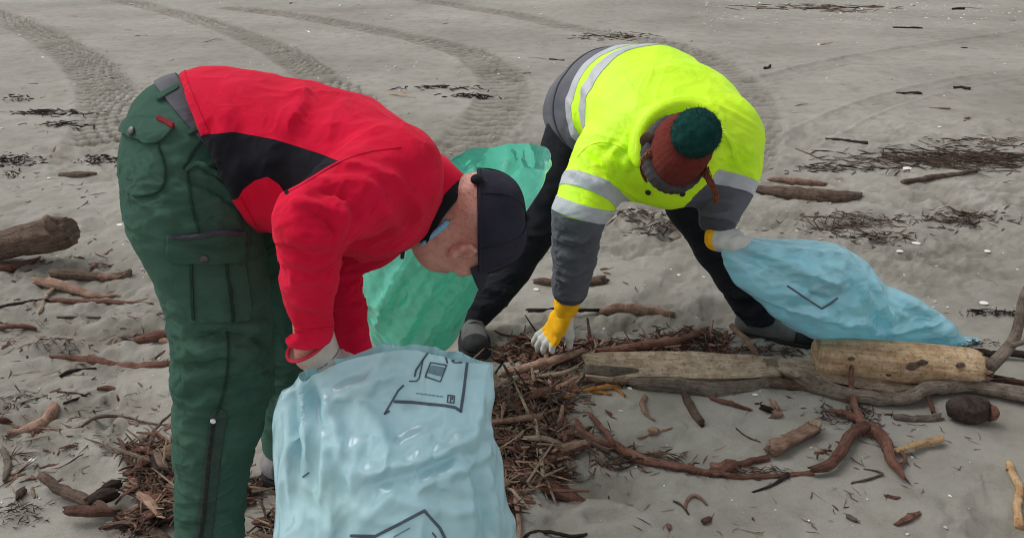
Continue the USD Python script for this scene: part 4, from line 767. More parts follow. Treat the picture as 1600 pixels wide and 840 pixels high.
    gl = obj('glove', Gm.piece(al - .004), 'white_leather', per, label='white glove with yellow cuff gripping the cyan bag'); obj('glove_cuff', Gm.piece(.004 - al), 'yellow_cotton', gl)
    # --- shoes
    for hx, tx_, lace in ((gpt(1152, 531), gpt(1272, 536), 1), (gpt(704, 524), gpt(752, 531), 0)):
        an = (ll if lace else rl)[-2][0]; dd = unit(np.array([.93, -.36, 0])) if lace else unit(np.array([.12, -1, 0]))
        hh = np.array([an[0], an[1], 0]) - dd * .075; tt = hh + dd * (.285 if lace else .25); hh[2] = tt[2] = min(gz(hh[0], hh[1]), gz(tt[0], tt[1])) + .002
        sf = Field(); side = foot(sf, hh, tt); sv = Cloth(sf, .006, sub=0); sv.v[:, 2] = np.maximum(sv.v[:, 2], hh[2] + .012); sv.upd(); sv.wrinkle(.002, .04, seed=95)
        s_ = obj('shoe', (sv.v, sv.f), 'shoe_grey', per); obj('sole', sole_mesh(hh, tt), 'shoe_sole', s_, smooth=35)
        dd = unit(tt - hh); u = (sv.v - hh) @ dd; obj('toe_cap', sv.piece(u - (.205 if lace else .195), .003), 'shoe_sole', s_)
        for k in range(4):
            c = hh + dd * (.088 + .026 * k) + np.array([0, 0, .118 - .017 * k]); obj('shoelace', tube(spline(np.array([c + side * .032 - [0, 0, .018], c + [0, 0, .004], c - side * .032 - [0, 0, .018]]), 9), .0032, 6), 'shoe_light' if k % 2 else 'black_plastic', s_)
build_person_two()
# ---------------------------------------------------------------- bags of thin plastic
def ringloft(rows, n=150, power=1.0, cap_end=False):
    """rows: (centre, half vector across, half vector in depth); closed rings, bent a little towards a pillow shape."""
    th = np.arange(n) / n * 2 * np.pi; c, s_ = np.cos(th), np.sin(th); V = []
    for C0, A, B in rows: V.append(np.asarray(C0) + np.sign(c)[:, None] * (np.abs(c) ** power)[:, None] * A + np.sign(s_)[:, None] * (np.abs(s_) ** power)[:, None] * B)
    m = len(rows); V = np.vstack(V); i = np.arange(m - 1)[:, None] * n; j = np.arange(n)[None]; k = (j + 1) % n
    q = np.stack([i + j, i + k, i + n + k, i + n + j], -1).reshape(-1, 4); F = [q[:, [0, 1, 2]], q[:, [0, 2, 3]]]
    if cap_end: V = np.vstack([V, V[-n:].mean(0)]); j = np.arange(n); F.append(np.stack([(m - 1) * n + j, (m - 1) * n + (j + 1) % n, np.full(n, m * n)], 1))
    return V, np.vstack(F)
def orient(m, c):
    v, f = m; n = np.cross(v[f[:, 1]] - v[f[:, 0]], v[f[:, 2]] - v[f[:, 0]]); return (v, f) if (n * (v[f].mean(1) - c)).sum() > 0 else (v, f[:, ::-1])
def crumple(B, amp, scale, seed, stretch=(1, 1, 1)):
    """Creases as film makes them: flat facets meeting in sharp lines."""
    p = B.v * np.asarray(stretch) / scale; w = np.stack([fbm(p * .8 + 5.1, 2, seed + 1), fbm(p * .8 + 9.7, 2, seed + 2), fbm(p * .8 + 3.3, 2, seed + 3)], -1) * 1.4
    def planes(q, sd):                                # lower envelope of tilted planes: a faceted relief
        r = np.random.default_rng(sd); best = np.full(len(q), 9.0); c = np.floor(q)
        out = np.zeros(len(q))
        for k in range(5):
            d = unit(r.normal(size=3)); x = q @ d * 1.3 + r.random(); out += np.abs((x - np.floor(x)) - .5) * 2 * noise(q * .6 + k * 3.7, sd + k)
        return out / 2.5
    a = planes(p + w, seed); b = planes(p * 2.3 + w, seed + 5); c = planes(p * 5 + w * 1.5, seed + 6)
    B.v = B.v + B.n * (amp * ((a - .5) * 2.0 + .6 * (b - .5) + .3 * (c - .5)))[:, None]; B.upd()
def build_full_bag():
    # outline of the bag: pixel height, left and right edge; the mouth slopes to the right
    tab = np.array([(575, 478, 771), (600, 456, 773), (640, 440, 767), (680, 438, 764), (710, 440, 775), (760, 440, 783), (800, 436, 792), (840, 431, 801), (900, 426, 808), (960, 428, 806), (1010, 440, 795), (1040, 470, 770)], float)
    ys = np.r_[np.linspace(575, 620, 14), np.linspace(626, 1040, 66)]; rows = []; Y0 = 1.215
    for y in ys:
        l, r = np.interp(y, tab[:, 0], tab[:, 1]), np.interp(y, tab[:, 0], tab[:, 2]); c = at((l + r) / 2, y, Y0); hw = (r - l) / 2 * mpp(c)
        t = (y - 575) / 465; dep = np.interp(t, [0, .05, .10, .2, .4, .7, .92, 1], [.006, .012, .032, .090, .140, .150, .130, .085])
        rows.append((c, RGT * hw, YDIR * -dep))
    v, f = ringloft(rows, 220, .97, True); v, f = orient((v, f), v.mean(0))
    B = Cloth((v, f), 0, sub=1)
    # the mouth: pulled up and to the left by the glove, drooping to the right
    top = np.array([(440, 606), (455, 600), (480, 590), (486, 582), (520, 566), (560, 552), (600, 541), (650, 539), (700, 552), (740, 562), (772, 567), (790, 575)], float)
    t = np.clip((622 - B.p[:, 1]) / 47, 0, 1); target = np.interp(B.p[:, 0], top[:, 0], top[:, 1]); dy = (target - 575) * t ** .8
    B.v = B.v - UPV * (dy * B.p[:, 2] / FOC)[:, None]; B.upd()
    B.v[:, 2] = np.maximum(B.v[:, 2], gheight(B.v[:, 0], B.v[:, 1]) + .004); B.upd()
    crumple(B, .013, .26, 101, (1, 1, .40)); crumple(B, .0018, .075, 111, (1.3, 1, .4)); B.creases(.011, .075, [.25, 0, 1], [(at(600, 700, 1.1), 1)], 115, .28); B.creases(.004, .05, [.8, 0, .5], [(at(640, 720, 1.1), .16)], 117, .3)
    a = lambda h, w, *p: (list(p), h, w)
    B.folds([a(-.022, .012, (484, 596), (492, 630), (520, 690)), a(.012, .010, (474, 604), (480, 660), (486, 730)), a(.014, .012, (500, 610), (508, 660), (540, 720)), a(-.012, .010, (455, 605), (462, 660), (470, 740)), a(.014, .016, (560, 640), (600, 690), (590, 740)), a(.012, .010, (540, 742), (620, 728), (700, 700), (765, 672)), a(-.014, .012, (545, 760), (640, 742), (740, 708)), a(.012, .010, (640, 750), (720, 730), (775, 700)),
             a(.010, .010, (570, 790), (620, 770), (700, 762)), a(-.012, .012, (560, 775), (600, 775), (660, 752)), a(.010, .010, (740, 640), (765, 680), (758, 710)), a(.012, .012, (760, 720), (772, 780), (795, 840)), a(-.010, .010, (745, 720), (755, 790), (770, 840)), a(.010, .012, (500, 640), (560, 600), (640, 590)), a(.010, .010, (470, 750), (505, 780), (520, 830)), a(-.010, .010, (520, 700), (525, 740), (560, 790)), a(.012, .012, (690, 680), (640, 690), (600, 710))])
    B.folds([a(.0065, .0085, *p) for p in (((490, 600), (520, 650), (530, 720)), ((492, 598), (560, 630), (610, 690)), ((494, 596), (580, 610), (660, 660)), ((478, 610), (470, 680), (478, 760)), ((500, 640), (506, 720), (498, 800)), ((545, 660), (552, 720), (540, 780)), ((620, 650), (640, 700), (690, 735)), ((700, 650), (720, 690), (765, 700)),
             ((590, 755), (650, 790), (740, 800)), ((720, 715), (735, 770), (742, 838)), ((560, 800), (600, 815), (640, 812)), ((455, 640), (450, 700), (455, 790)), ((740, 600), (750, 640), (745, 680)), ((655, 690), (700, 712), (735, 705)), ((515, 690), (540, 700), (575, 690)), ((760, 760), (775, 800), (785, 838)), ((480, 800), (500, 820), (505, 838)))])
    B.folds([a(-.006, .009, *p) for p in (((498, 605), (540, 670), (548, 740)), ((484, 620), (488, 690), (490, 770)), ((600, 660), (630, 690), (650, 730)), ((690, 760), (720, 780), (770, 775)), ((610, 770), (650, 765), (700, 780)))])
    for _ in range(4): B.v = relax(B.v, B.f, .5)
    B.upd()
    bag = obj('litter_bag', (B.v, B.f), 'film_pale_blue', None, label='full pale blue plastic bag with printed frame standing before the red jacketed person', category='plastic bag', smooth=35)
    P = lambda pts, w, m='print_ink': obj('print_line', B.strip(pts, w, .0012, .08, False), m, bag)
    P([(669, 550), (662, 560), (650, 578), (648, 587)], 3); P([(661, 561), (659, 572), (655, 590), (651, 595), (640, 595)], 2); P([(630, 602), (622, 610), (601, 646)], 3); P([(601, 646), (608, 642)], 3)
    P([(617, 627), (643, 628), (694, 633), (711, 636), (720, 642)], 4.6); P([(720, 642), (725, 607), (730, 566), (728, 560)], 4.2)
    P([(673, 566), (665, 588), (688, 596), (698, 570), (673, 566)], 2); obj('print_panel', B.piece(B.pix([(674, 570), (696, 574), (691, 588), (669, 582)], .08), .001), 'print_ink_faint', bag)
    P([(676, 550), (687, 551), (697, 558), (699, 566)], 2.4); P([(706, 563), (710, 566), (721, 566), (724, 562), (715, 561), (706, 563)], 2)
    for k in range(7): P([(651 + 6.2 * k, 614 + .8 * k), (655 + 6.2 * k, 614.5 + .8 * k)], 1.6, 'print_ink_faint')
    P([(700, 617), (710, 618), (709, 629), (699, 628), (700, 617)], 2); P([(704, 627), (704, 620), (707, 620), (707, 623), (704, 624)], 1.6)
    P([(549, 836), (586, 837), (625, 817), (663, 797), (687, 824), (695, 839)], 4.5); P([(615, 838), (640, 824)], 1.6, 'print_ink_faint'); P([(676, 832), (681, 838)], 2.6)
    P([(474, 744), (482, 738)], 2.5)
    # litter showing faintly through the film
    rng = np.random.default_rng(3)
    for name, lab, cat, c, r, sc, mat in (('plastic_wrapper', 'crumpled yellowish plastic wrapper inside the full pale blue bag', 'wrapper', at(525, 770, 1.20), .055, (1.2, .9, 1.1), 'litter_yellow'), ('plastic_bottle', 'whitish crushed plastic bottle low inside the full pale blue bag', 'bottle', at(700, 810, 1.17), .05, (1.1, .7, .9), 'litter_white'),
                                          ('plastic_sheet', 'crumpled white plastic filling the upper part of the full pale blue bag', 'plastic sheet', at(575, 700, 1.215), .082, (1.25, .8, 1.0), 'litter_white')):
        s = trimesh.creation.icosphere(4, r); v = s.vertices * np.array(sc); v = v * (1 + .5 * (fbm(v / (r * .8) + 3, 3, 120) - .5))[:, None]; obj(name, (v + c, s.faces), mat, None, label=lab, category=cat, smooth=25)
plain('litter_yellow', (.55, .60, .25), .4); plain('litter_white', (.8, .82, .8), .4)
def tapered(Lp, Rp, Ys, deps, n, m, lift=None):
    L, R = spline(np.array(Lp, float), n), spline(np.array(Rp, float), n); rows = []
    for i, s in enumerate(np.linspace(0, 1, n)):
        Y = np.interp(s, [a for a, _ in Ys], [b for _, b in Ys]); d = np.interp(s, [a for a, _ in deps], [b for _, b in deps]); A, B_ = at(*L[i], Y), at(*R[i], Y)
        ax = unit(np.cross(B_ - A, RGT * .0 + unit(at(*L[min(i + 1, n - 1)], Y) + at(*R[min(i + 1, n - 1)], Y) - at(*L[max(i - 1, 0)], Y) - at(*R[max(i - 1, 0)], Y))))
        rows.append(((A + B_) / 2, (B_ - A) / 2, ax * d))
    return rows
def build_cyan_bag():
    up = [(1128, 386), (1150, 379), (1172, 374), (1215, 377), (1262, 380), (1300, 384), (1345, 404), (1378, 440), (1410, 452), (1448, 476), (1485, 502), (1512, 530), (1524, 548)]
    lo = [(1124, 390), (1128, 405), (1140, 428), (1164, 452), (1200, 484), (1240, 512), (1270, 524), (1310, 529), (1360, 532), (1400, 534), (1450, 540), (1490, 546), (1522, 551)]
    rows = tapered(up, lo, [(0, 2.20), (.3, 2.26), (.6, 2.42), (1, 2.50)], [(0, .012), (.12, .055), (.4, .115), (.65, .10), (.85, .05), (1, .012)], 110, 160)
    v, f = ringloft(rows, 160, .95, True); v, f = orient((v, f), v.mean(0)); B = Cloth((v, f), 0, sub=1)
    B.v[:, 2] = np.maximum(B.v[:, 2], gheight(B.v[:, 0], B.v[:, 1]) + .004); B.upd()
    crumple(B, .015, .30, 131, (.45, 1, 1.2)); crumple(B, .0008, .10, 141, (.4, 1, 1.3)); B.creases(.009, .11, [.85, .2, -.45], [(at(1330, 460, 2.3), 1)], 145, .12); B.creases(.006, .06, [.3, .1, -1], [(at(1380, 480, 2.3), .12)], 147, .3); a = lambda h, w, *p: (list(p), h, w)
    B.folds([a(.02, .018, (1330, 400), (1345, 440), (1385, 500)), a(.018, .016, (1375, 440), (1380, 470), (1395, 515)), a(-.02, .018, (1350, 420), (1365, 470), (1385, 525)), a(.014, .014, (1165, 385), (1230, 410), (1320, 450)), a(-.012, .014, (1150, 395), (1220, 430), (1300, 480)), a(.012, .014, (1180, 460), (1260, 490), (1370, 510)), a(.014, .014, (1390, 520), (1430, 510), (1470, 505)), a(-.012, .014, (1400, 470), (1430, 490), (1470, 498)), a(.012, .012, (1165, 378), (1250, 392), (1320, 395))])
    bag = obj('litter_bag', (B.v, B.f), 'film_cyan', None, label='nearly empty cyan plastic bag pulled out sideways behind the pale log', category='plastic bag', smooth=35)
    obj('print_line', B.strip([(1231, 447), (1258, 465), (1284, 482)], 3, .0015, .1, False), 'print_ink', bag); obj('print_line', B.strip([(1284, 482), (1296, 475), (1308, 466)], 3, .0015, .1, False), 'print_ink', bag)
    for k, (c, r, sc, mat, lab, nm, ct) in enumerate(((at(1230, 428, 2.26), .05, (1.5, .5, .5), 'litter_pink', 'pinkish grey crumpled plastic inside the cyan bag near the glove', 'plastic_wrapper', 'wrapper'), (at(1290, 452, 2.30), .045, (1.1, .5, .6), 'litter_pink', 'pinkish grey scrap in the middle of the cyan bag', 'plastic_scrap', 'plastic scrap'), (at(1462, 517, 2.46), .022, (1.2, .6, .8), 'litter_white', 'small white bottle at the far end of the cyan bag', 'plastic_bottle', 'bottle'))):
        s = trimesh.creation.icosphere(4, r); v = s.vertices * np.array(sc); v = v * (1 + .5 * (fbm(v / (r * .8) + 3, 3, 150 + k) - .5))[:, None]; obj(nm, (v + c, s.faces), mat, None, label=lab, category=ct, smooth=25)
plain('litter_pink', (.45, .36, .36), .5)
def build_green_bag():
    L = [(703, 256), (672, 280), (640, 310), (598, 365), (566, 420), (566, 470), (580, 520), (600, 552)]
    R = [(862, 238), (846, 288), (822, 328), (790, 372), (752, 425), (733, 470), (712, 515), (690, 549)]
    rows = tapered(L, R, [(0, 2.02), (.4, 2.12), (1, 2.36)], [(0, .13), (.3, .11), (.7, .09), (1, .025)], 110, 160)
    v, f = ringloft(rows, 160, .95, True); v, f = orient((v, f), v.mean(0)); B = Cloth((v, f), 0, sub=1)
    crumple(B, .012, .28, 161, (1.5, 1, .4)); crumple(B, .0015, .10, 171, (1.6, 1, .4)); B.creases(.015, .10, [.45, -.2, .9], [(at(680, 420, 2.1), 1)], 175, .06); a = lambda h, w, *p: (list(p), h, w)
    B.folds([a(.016, .014, (735, 430), (690, 490), (660, 545)), a(-.014, .014, (720, 430), (670, 490), (640, 545)), a(.014, .014, (690, 430), (650, 490), (620, 545)), a(-.014, .016, (660, 420), (620, 480), (600, 530)), a(.014, .016, (630, 415), (600, 470), (590, 520)), a(.014, .014, (800, 225), (790, 270), (770, 300)), a(-.012, .014, (825, 232), (815, 280), (800, 310)), a(.010, .012, (760, 240), (740, 265), (725, 280)), a(.012, .012, (850, 240), (838, 285), (820, 320))])
    B.v[:, 2] = np.maximum(B.v[:, 2], gheight(B.v[:, 0], B.v[:, 1]) + .003); B.upd()
    obj('litter_bag', (B.v, B.f), 'film_green', None, label='green translucent plastic bag open behind the head in the dark cap', category='plastic bag', smooth=35)
build_full_bag(); build_cyan_bag(); build_green_bag()
# ---------------------------------------------------------------- driftwood
def wood(name, dark, mid, light, rough=0.9, grain=(13, 22), bump=1.0, stain=(0.62, 0.58, 0.54)):
    looks(name, {'uv': ('uvmap', {'attribute': 'st'}), 'mp': ('mapping', {'scale': (grain[1], grain[0], 1)}), 'n': ('noise_texture', {'scale': 1.0, 'detail': 6, 'roughness': 0.65, 'distortion': 0.4}), 'r': ('rgb_ramp', {'ramp': [(0.25, dark), (0.5, mid), (0.75, light)]}),
        'geo': ('geometry', {}), 'n2': ('noise_texture', {'scale': 26, 'detail': 4}), 'r2': ('rgb_ramp', {'ramp': [(0.40, stain), (0.56, (1, 1, 1))]}), 'm': ('mix_color', {'blend_type': 'multiply', 'fac': 0.75}),
        'oi': ('object_info', {}), 'vr': ('map_range', {'to_min': 0.7, 'to_max': 1.25}), 'hs': ('hsv', {'hue': 0.5, 'saturation': 1.0, 'fac': 1.0}), 'n5': ('noise_texture', {'scale': 95, 'detail': 5, 'roughness': 0.7}), 'r5': ('rgb_ramp', {'ramp': [(0.36, (0.45, 0.43, 0.41)), (0.47, (1, 1, 1)), (0.62, (1, 1, 1)), (0.72, (1.35, 1.33, 1.3))]}), 'm5': ('mix_color', {'blend_type': 'multiply', 'fac': 0.8}), 'hb': ('math', {'math_type': 'add'}), 'b': ('bump', {'strength': bump, 'distance': 0.005}), 'p': ('principled_bsdf', {'roughness': rough, 'specular_ior_level': 0.2})},
        [('uv.UV', 'mp.vector'), ('mp.vector', 'n.vector'), ('n.fac', 'r.fac'), ('geo.position', 'n2.vector'), ('n2.fac', 'r2.fac'), ('r.color', 'm.a'), ('r2.color', 'm.b'), ('oi.random', 'vr.value'), ('geo.position', 'n5.vector'), ('n5.fac', 'r5.fac'), ('m.result', 'm5.a'), ('r5.color', 'm5.b'), ('m5.result', 'hs.color'), ('vr.result', 'hs.value'), ('hs.color', 'p.base_color'), ('n.fac', 'hb.value1'), ('n5.fac', 'hb.value2'), ('hb.value', 'b.height'), ('b.normal', 'p.normal')])
wood('wood_pale', (.24, .175, .12), (.44, .345, .25), (.56, .47, .37)); wood('wood_tan', (.24, .16, .09), (.43, .31, .19), (.52, .41, .28), grain=(3, 12), stain=(.72, .64, .56))
wood('wood_grey', (.085, .068, .055), (.19, .155, .125), (.30, .25, .205)); wood('wood_red', (.065, .030, .022), (.19, .092, .068), (.31, .18, .135)); wood('wood_dark', (.014, .010, .008), (.045, .031, .025), (.085, .06, .05))
wood('wood_brown', (.065, .044, .033), (.16, .112, .083), (.27, .20, .155)); wood('wood_pink', (.22, .12, .085), (.36, .225, .165), (.50, .35, .27)); wood('wood_orange', (.26, .11, .035), (.46, .22, .07), (.60, .35, .14)); wood('reed', (.36, .22, .11), (.50, .33, .18), (.58, .42, .26), grain=(2, 18), bump=.2, stain=(.7, .6, .5))
plain('shell_white', (.78, .77, .73), .5); plain('shell_grey', (.5, .48, .45), .6)
TIMBER = 'driftwood'
def lay(pts, lift):                                   # pixel course on the sand -> points whose undersides lie on it; a point may carry its own extra height
    out = []
    for i, p in enumerate(pts):
        u = (lift[i] if np.ndim(lift) else lift) + (p[2] if len(p) > 2 else 0); out.append(gpt(p[0], p[1], u))
    return np.array(out)
def flush_to(P, r, sink=0.25):                        # lower every point of a course so that it lies on the sand below it
    return P
def stick(name, label, pts, r_px, mat, rough=.25, sides=9, seed=0, n=None, flat=1.0, taper=None, category=TIMBER, group=None, up=0.0, parent=None, on_sand=True, ends=True):
    """A stick along pixel points, lying on the sand; r_px: radius in pixels (one or per point)."""
    k = len(pts); rp = np.broadcast_to(np.asarray(r_px, float), (k,)); g = [gpt(p[0], p[1] + .6 * r) if on_sand else None for p, r in zip(pts, rp)]
    m = [mpp(q) for q in g]; rr = rp * m; P = np.array([q + [0, 0, r * .62 * flat + up + (p[2] if len(p) > 2 else 0)] for q, r, p in zip(g, rr, pts)])
    L = np.linalg.norm(np.diff(P, axis=0), axis=1).sum(); n = n or int(np.clip(L / max(rr.mean() * 1.1, .006), 6, 60))
    s0 = np.r_[0, np.cumsum(np.linalg.norm(np.diff(P, axis=0), axis=1))]; C = spline(P, n); R = np.interp(np.linspace(0, s0[-1], n), s0, rr)
    j = np.random.default_rng(seed + 1); C = C + np.cumsum(j.normal(size=(n, 3)) * R.mean() * .15, 0) * np.sin(np.linspace(0, np.pi, n))[:, None]
    if ends: R = R * np.r_[.86, .97, np.ones(n - 4), .97, .86] if n > 5 else R
    v, f = tube(C, R, sides, True, seed, rough, flat, side=[0, 0, 1] if flat != 1 else None); uv = tube.uv
    gr = fbm(np.stack([np.tile(np.cos(np.arange(sides) / sides * 6.283) * 1.6, n), np.tile(np.sin(np.arange(sides) / sides * 6.283) * 1.6, n), np.repeat(np.linspace(0, L, n) / max(R.mean() * 7, 1e-4), sides)], -1) + seed * 3.1, 3, seed)
    v[:-2] += (v[:-2] - np.repeat(C, sides, 0)) * ((gr - .5) * .8)[:, None]
    if ends:                                          # torn ends
        for a_, b_, sg in ((0, 1, -1), ((n - 1) * sides, n - 2, 1)): v[a_:a_ + sides] += np.outer(j.normal(size=sides) * R.mean() * .55, unit(C[1] - C[0]) if sg < 0 else unit(C[-1] - C[-2]))
    return obj(name, (v, f), mat, parent, label=label, category=None if parent else category, group=group, uv=uv)
def logmesh(A, B, prof, seed, sides=40, n=60, rough=.10, flat=1.0, jag=(.0, .0), bend=0.0, groove=.14):
    """A log from A to B: prof (position 0..1, radius) list; jag: length of the splintered ends in metres."""
    A, B = np.array(A, float), np.array(B, float); t = np.linspace(0, 1, n); C = A + (B - A) * t[:, None] + np.outer(np.sin(t * np.pi) * bend, [0, 0, 1]); R = np.interp(t, [a for a, _ in prof], [b for _, b in prof])
    v, f = tube(C, R, sides, True, seed, rough, flat, side=[0, 0, 1]); uv = tube.uv.copy(); d = unit(B - A); v = v + np.outer((fbm(v / (R.mean() * .5), 3, seed + 4) - .5), [0, 0, 0])
    c = np.repeat(C, sides, 0); rad = v[:-2] - c; gr = fbm(np.stack([np.tile(np.arange(sides) / sides * 14, n), np.repeat(t * np.linalg.norm(B - A) * 4, sides), np.zeros(sides * n)], -1), 3, seed + 2)
    v[:-2] = c + rad * (1 + groove * 2 * (gr - .5))[:, None]
    for e, J, sg in ((0, jag[0], -1), (n - 1, jag[1], 1)):
        if J:
            s = slice(e * sides, (e + 1) * sides); th = np.arange(sides) / sides; a_ = fbm(np.stack([np.cos(th * 6.283) * 4, np.sin(th * 6.283) * 4, np.zeros(sides)], -1), 3, seed + 8) - .45
            v[s] += np.outer(a_ * 2.4 * J, d * sg); q = s.start - sides * sg if 0 <= s.start - sides * sg < len(v) - 2 else None
            v[-2 if e == 0 else -1] -= d * sg * J * .4
    return (v, f), uv
def part(prim, name, m, mat, uv=None, label=None, kind=None): return obj(name, m, mat, prim, uv=uv, label=label, kind=kind)
rng = np.random.default_rng(17)
def rootlets(prim, pts, n, seed, reach=14):
    """Short thin side roots along a root that lies along pixel points."""
    r = np.random.default_rng(seed); c = spline(np.array([p[:2] for p in pts], float), 60)
    for k in range(n):
        x, y = c[r.integers(4, 56)]; a = r.uniform(0, 6.28); L = r.uniform(.5, 1.4) * reach; q = [(x, y), (x + L * .5 * math.cos(a), y + L * .35 * math.sin(a) - 2, r.uniform(0, .012)), (x + L * math.cos(a + .4), y + L * .6 * math.sin(a + .4), r.uniform(0, .02))]
        stick('rootlet', None, q, [2.2, 1.6, .8], 'wood_red' if k % 3 else 'wood_brown', .3, 6, seed + k, n=6, parent=prim, up=.006)
def timber(name, label, A, B, prof, mat, seed, split=None, **k):
    m, uv = logmesh(A, B, prof, seed, **k)
    if split is not None:                             # split along the grain: a flat, slightly ridged upper face
        v = m[0]; a_ = (v - A) @ unit(np.asarray(B) - A); top = A[2] + (B[2] - A[2]) * a_ / np.linalg.norm(np.asarray(B) - A) + split - .25 * (A[1] - v[:, 1] + .02) + .008 * (fbm(np.stack([v[:, 0] * 3, v[:, 1] * 60, v[:, 2] * 0], -1), 3, seed) - .5); v[:, 2] = np.minimum(v[:, 2], top)
    return obj(name, m, mat, None, label=label, category='log', uv=uv)
# --- the row of logs in front of the person in yellow
A, B = at(1274, 556, 2.275), at(1526, 577, 2.215); A[2] = max(A[2], .058)
lg = timber('log', 'thick pale tan barkless log lying in front of the cyan bag', A, B, [(0, .058), (.05, .061), (.5, .066), (.93, .066), (1, .060)], 'wood_tan', 201, sides=56, n=80, rough=.06, jag=(0, .012))
for k, (x, y, r) in enumerate(((1428, 572, 10), (1440, 566, 7), (1418, 580, 6), (1508, 585, 9), (1500, 570, 6), (1480, 598, 8), (1390, 585, 4), (1330, 560, 4))):
    d = ray(x, y); t = (A + B) / 2; c = at(x, y, np.interp(x, [1274, 1526], [2.275, 2.215]) - .055); s = trimesh.creation.icosphere(3, r * mpp(c)); v = s.vertices * [1.3, .35, .8]; v = v * (1 + .7 * (fbm(v / .012 + k, 3, 210) - .5))[:, None]; part(lg, 'rotten_patch', (v + c, s.faces), 'wood_brown', np.c_[v[:, 0] * 20, v[:, 2] * 5])
for k in range(16):
    th = k / 16 * 6.283; o = np.array([0, math.cos(th), math.sin(th)]) * .052 * (1 if k % 3 else .5); b0 = B + o - [.012, 0, 0]; ln = rng.uniform(.015, .042); v, f = tube([b0, b0 + [ln * .5, 0, 0], b0 + [ln, o[1] * .08, o[2] * .08]], [.012, .009, .0015], 5, True, k, .2); part(lg, 'splinter', (v, f), 'wood_pink', tube.uv)
A, B = at(914, 574, 2.30), at(1216, 574, 2.27)
lg2 = timber('split_log', 'long weathered split log with flat pale top between the glove and the branch', A + [0, 0, .004], B, [(0, .046), (.1, .052), (.6, .050), (.85, .047), (1, .030)], 'wood_pale', 221, sides=44, n=70, rough=.10, flat=1.25, jag=(.012, .02), split=.022)
s0 = stick('branch', 'dark round branch wedged under the long split log', [(985, 598), (1060, 600), (1140, 597), (1214, 588)], [9, 14, 14, 12], 'wood_grey', .12, 16, 222)
v, f = tube(lay([(912, 592), (950, 596), (996, 594)], .03), [.026, .03, .024], 12, True, 223, .2, .8); obj('wood_block', (v, f), 'wood_grey', None, label='short grey broken block under the left end of the split log', category=TIMBER, uv=tube.uv)
A, B = at(1216, 570, 2.26), at(1444, 602, 2.17)
timber('split_log', 'pale split wedge of wood lying between curved branch and thick log', A, B, [(0, .020), (.1, .030), (.6, .030), (.95, .022), (1, .018)], 'wood_pale', 224, sides=30, n=50, rough=.12, flat=1.35, jag=(.01, .02), split=.012)
stick('branch', 'long curved grey branch running along the front of the logs', [(1196, 574), (1222, 580), (1262, 600), (1310, 618), (1370, 628), (1440, 622), (1500, 608), (1560, 612), (1640, 630)], [16, 16, 14, 11, 10.5, 11, 11, 13, 13], 'wood_grey', .14, 16, 225, up=.006)
stick('branch', 'thin fork of grey branch under the pale wedge', [(1250, 585), (1310, 606), (1370, 616), (1420, 612)], [8, 8, 7, 5], 'wood_brown', .2, 10, 226)
stick('branch', 'dark stub between the split log and the curved branch', [(1196, 597), (1230, 600), (1268, 610)], [8, 10, 5], 'wood_brown', .2, 10, 227)
stick('stick', 'dark stick beyond the broken end of the thick log', [(1440, 556), (1530, 557), (1610, 560)], [4, 6, 6], 'wood_dark', .2, 9, 228, up=.01)
stick('stick', 'dark stick lying below the thin grey branch at the right edge', [(1528, 604), (1570, 600), (1620, 598)], [5, 6, 6], 'wood_dark', .2, 9, 229)
stick('stick', 'thin reddish stick at the broken end of the thick log', [(1535, 597), (1575, 600), (1612, 606)], [3, 4, 4], 'wood_red', .2, 8, 230, up=.012)
stick('stick', 'thin dark twig crossing the sand at the right edge', [(1545, 585), (1580, 592), (1625, 604)], [2.5, 2.5, 3], 'wood_dark', .2, 8, 231)
P = [gpt(1540, 590, .015), at(1560, 560, 2.22), at(1583, 532, 2.24), at(1594, 490, 2.27), at(1612, 440, 2.30)]; v, f = tube(spline(np.array(P), 30), np.interp(np.linspace(0, 1, 30), [0, .4, 1], [.022, .018, .011]), 12, True, 232, .16); br = obj('branch', (v, f), 'wood_grey', None, label='slender grey branch sticking up at the right edge', category='branch', uv=tube.uv)
v, f = tube(spline(np.array([at(1574, 541, 2.23), at(1590, 537, 2.21), at(1615, 530, 2.19)]), 8), .008, 8, True, 233, .15); part(br, 'side_twig', (v, f), 'wood_grey', tube.uv)
c = gpt(1512, 656) + [0, 0, .038]; s = trimesh.creation.icosphere(4, .05); v = s.vertices * [1.30, .85, .82]; v = v * (1 + .7 * (fbm(v / .045 + 1, 4, 240) - .5) + .12 * (np.abs(fbm(v / .02 + 4, 2, 241) - .5) - .1))[:, None]; kn = obj('wood_knot', (v + c, s.faces), 'wood_dark', None, label='dark rounded lump of wood in front of the curved branch', category='wood lump', uv=np.c_[v[:, 0] * 1.2, v[:, 2] * 1.5])
v, f = tube([c + [.05, -.01, -.005], c + [.068, -.012, -.004], c + [.074, -.012, -.004]], [.026, .021, .012], 12, True, 241, .2); part(kn, 'broken_face', (v, f), 'wood_red', tube.uv)
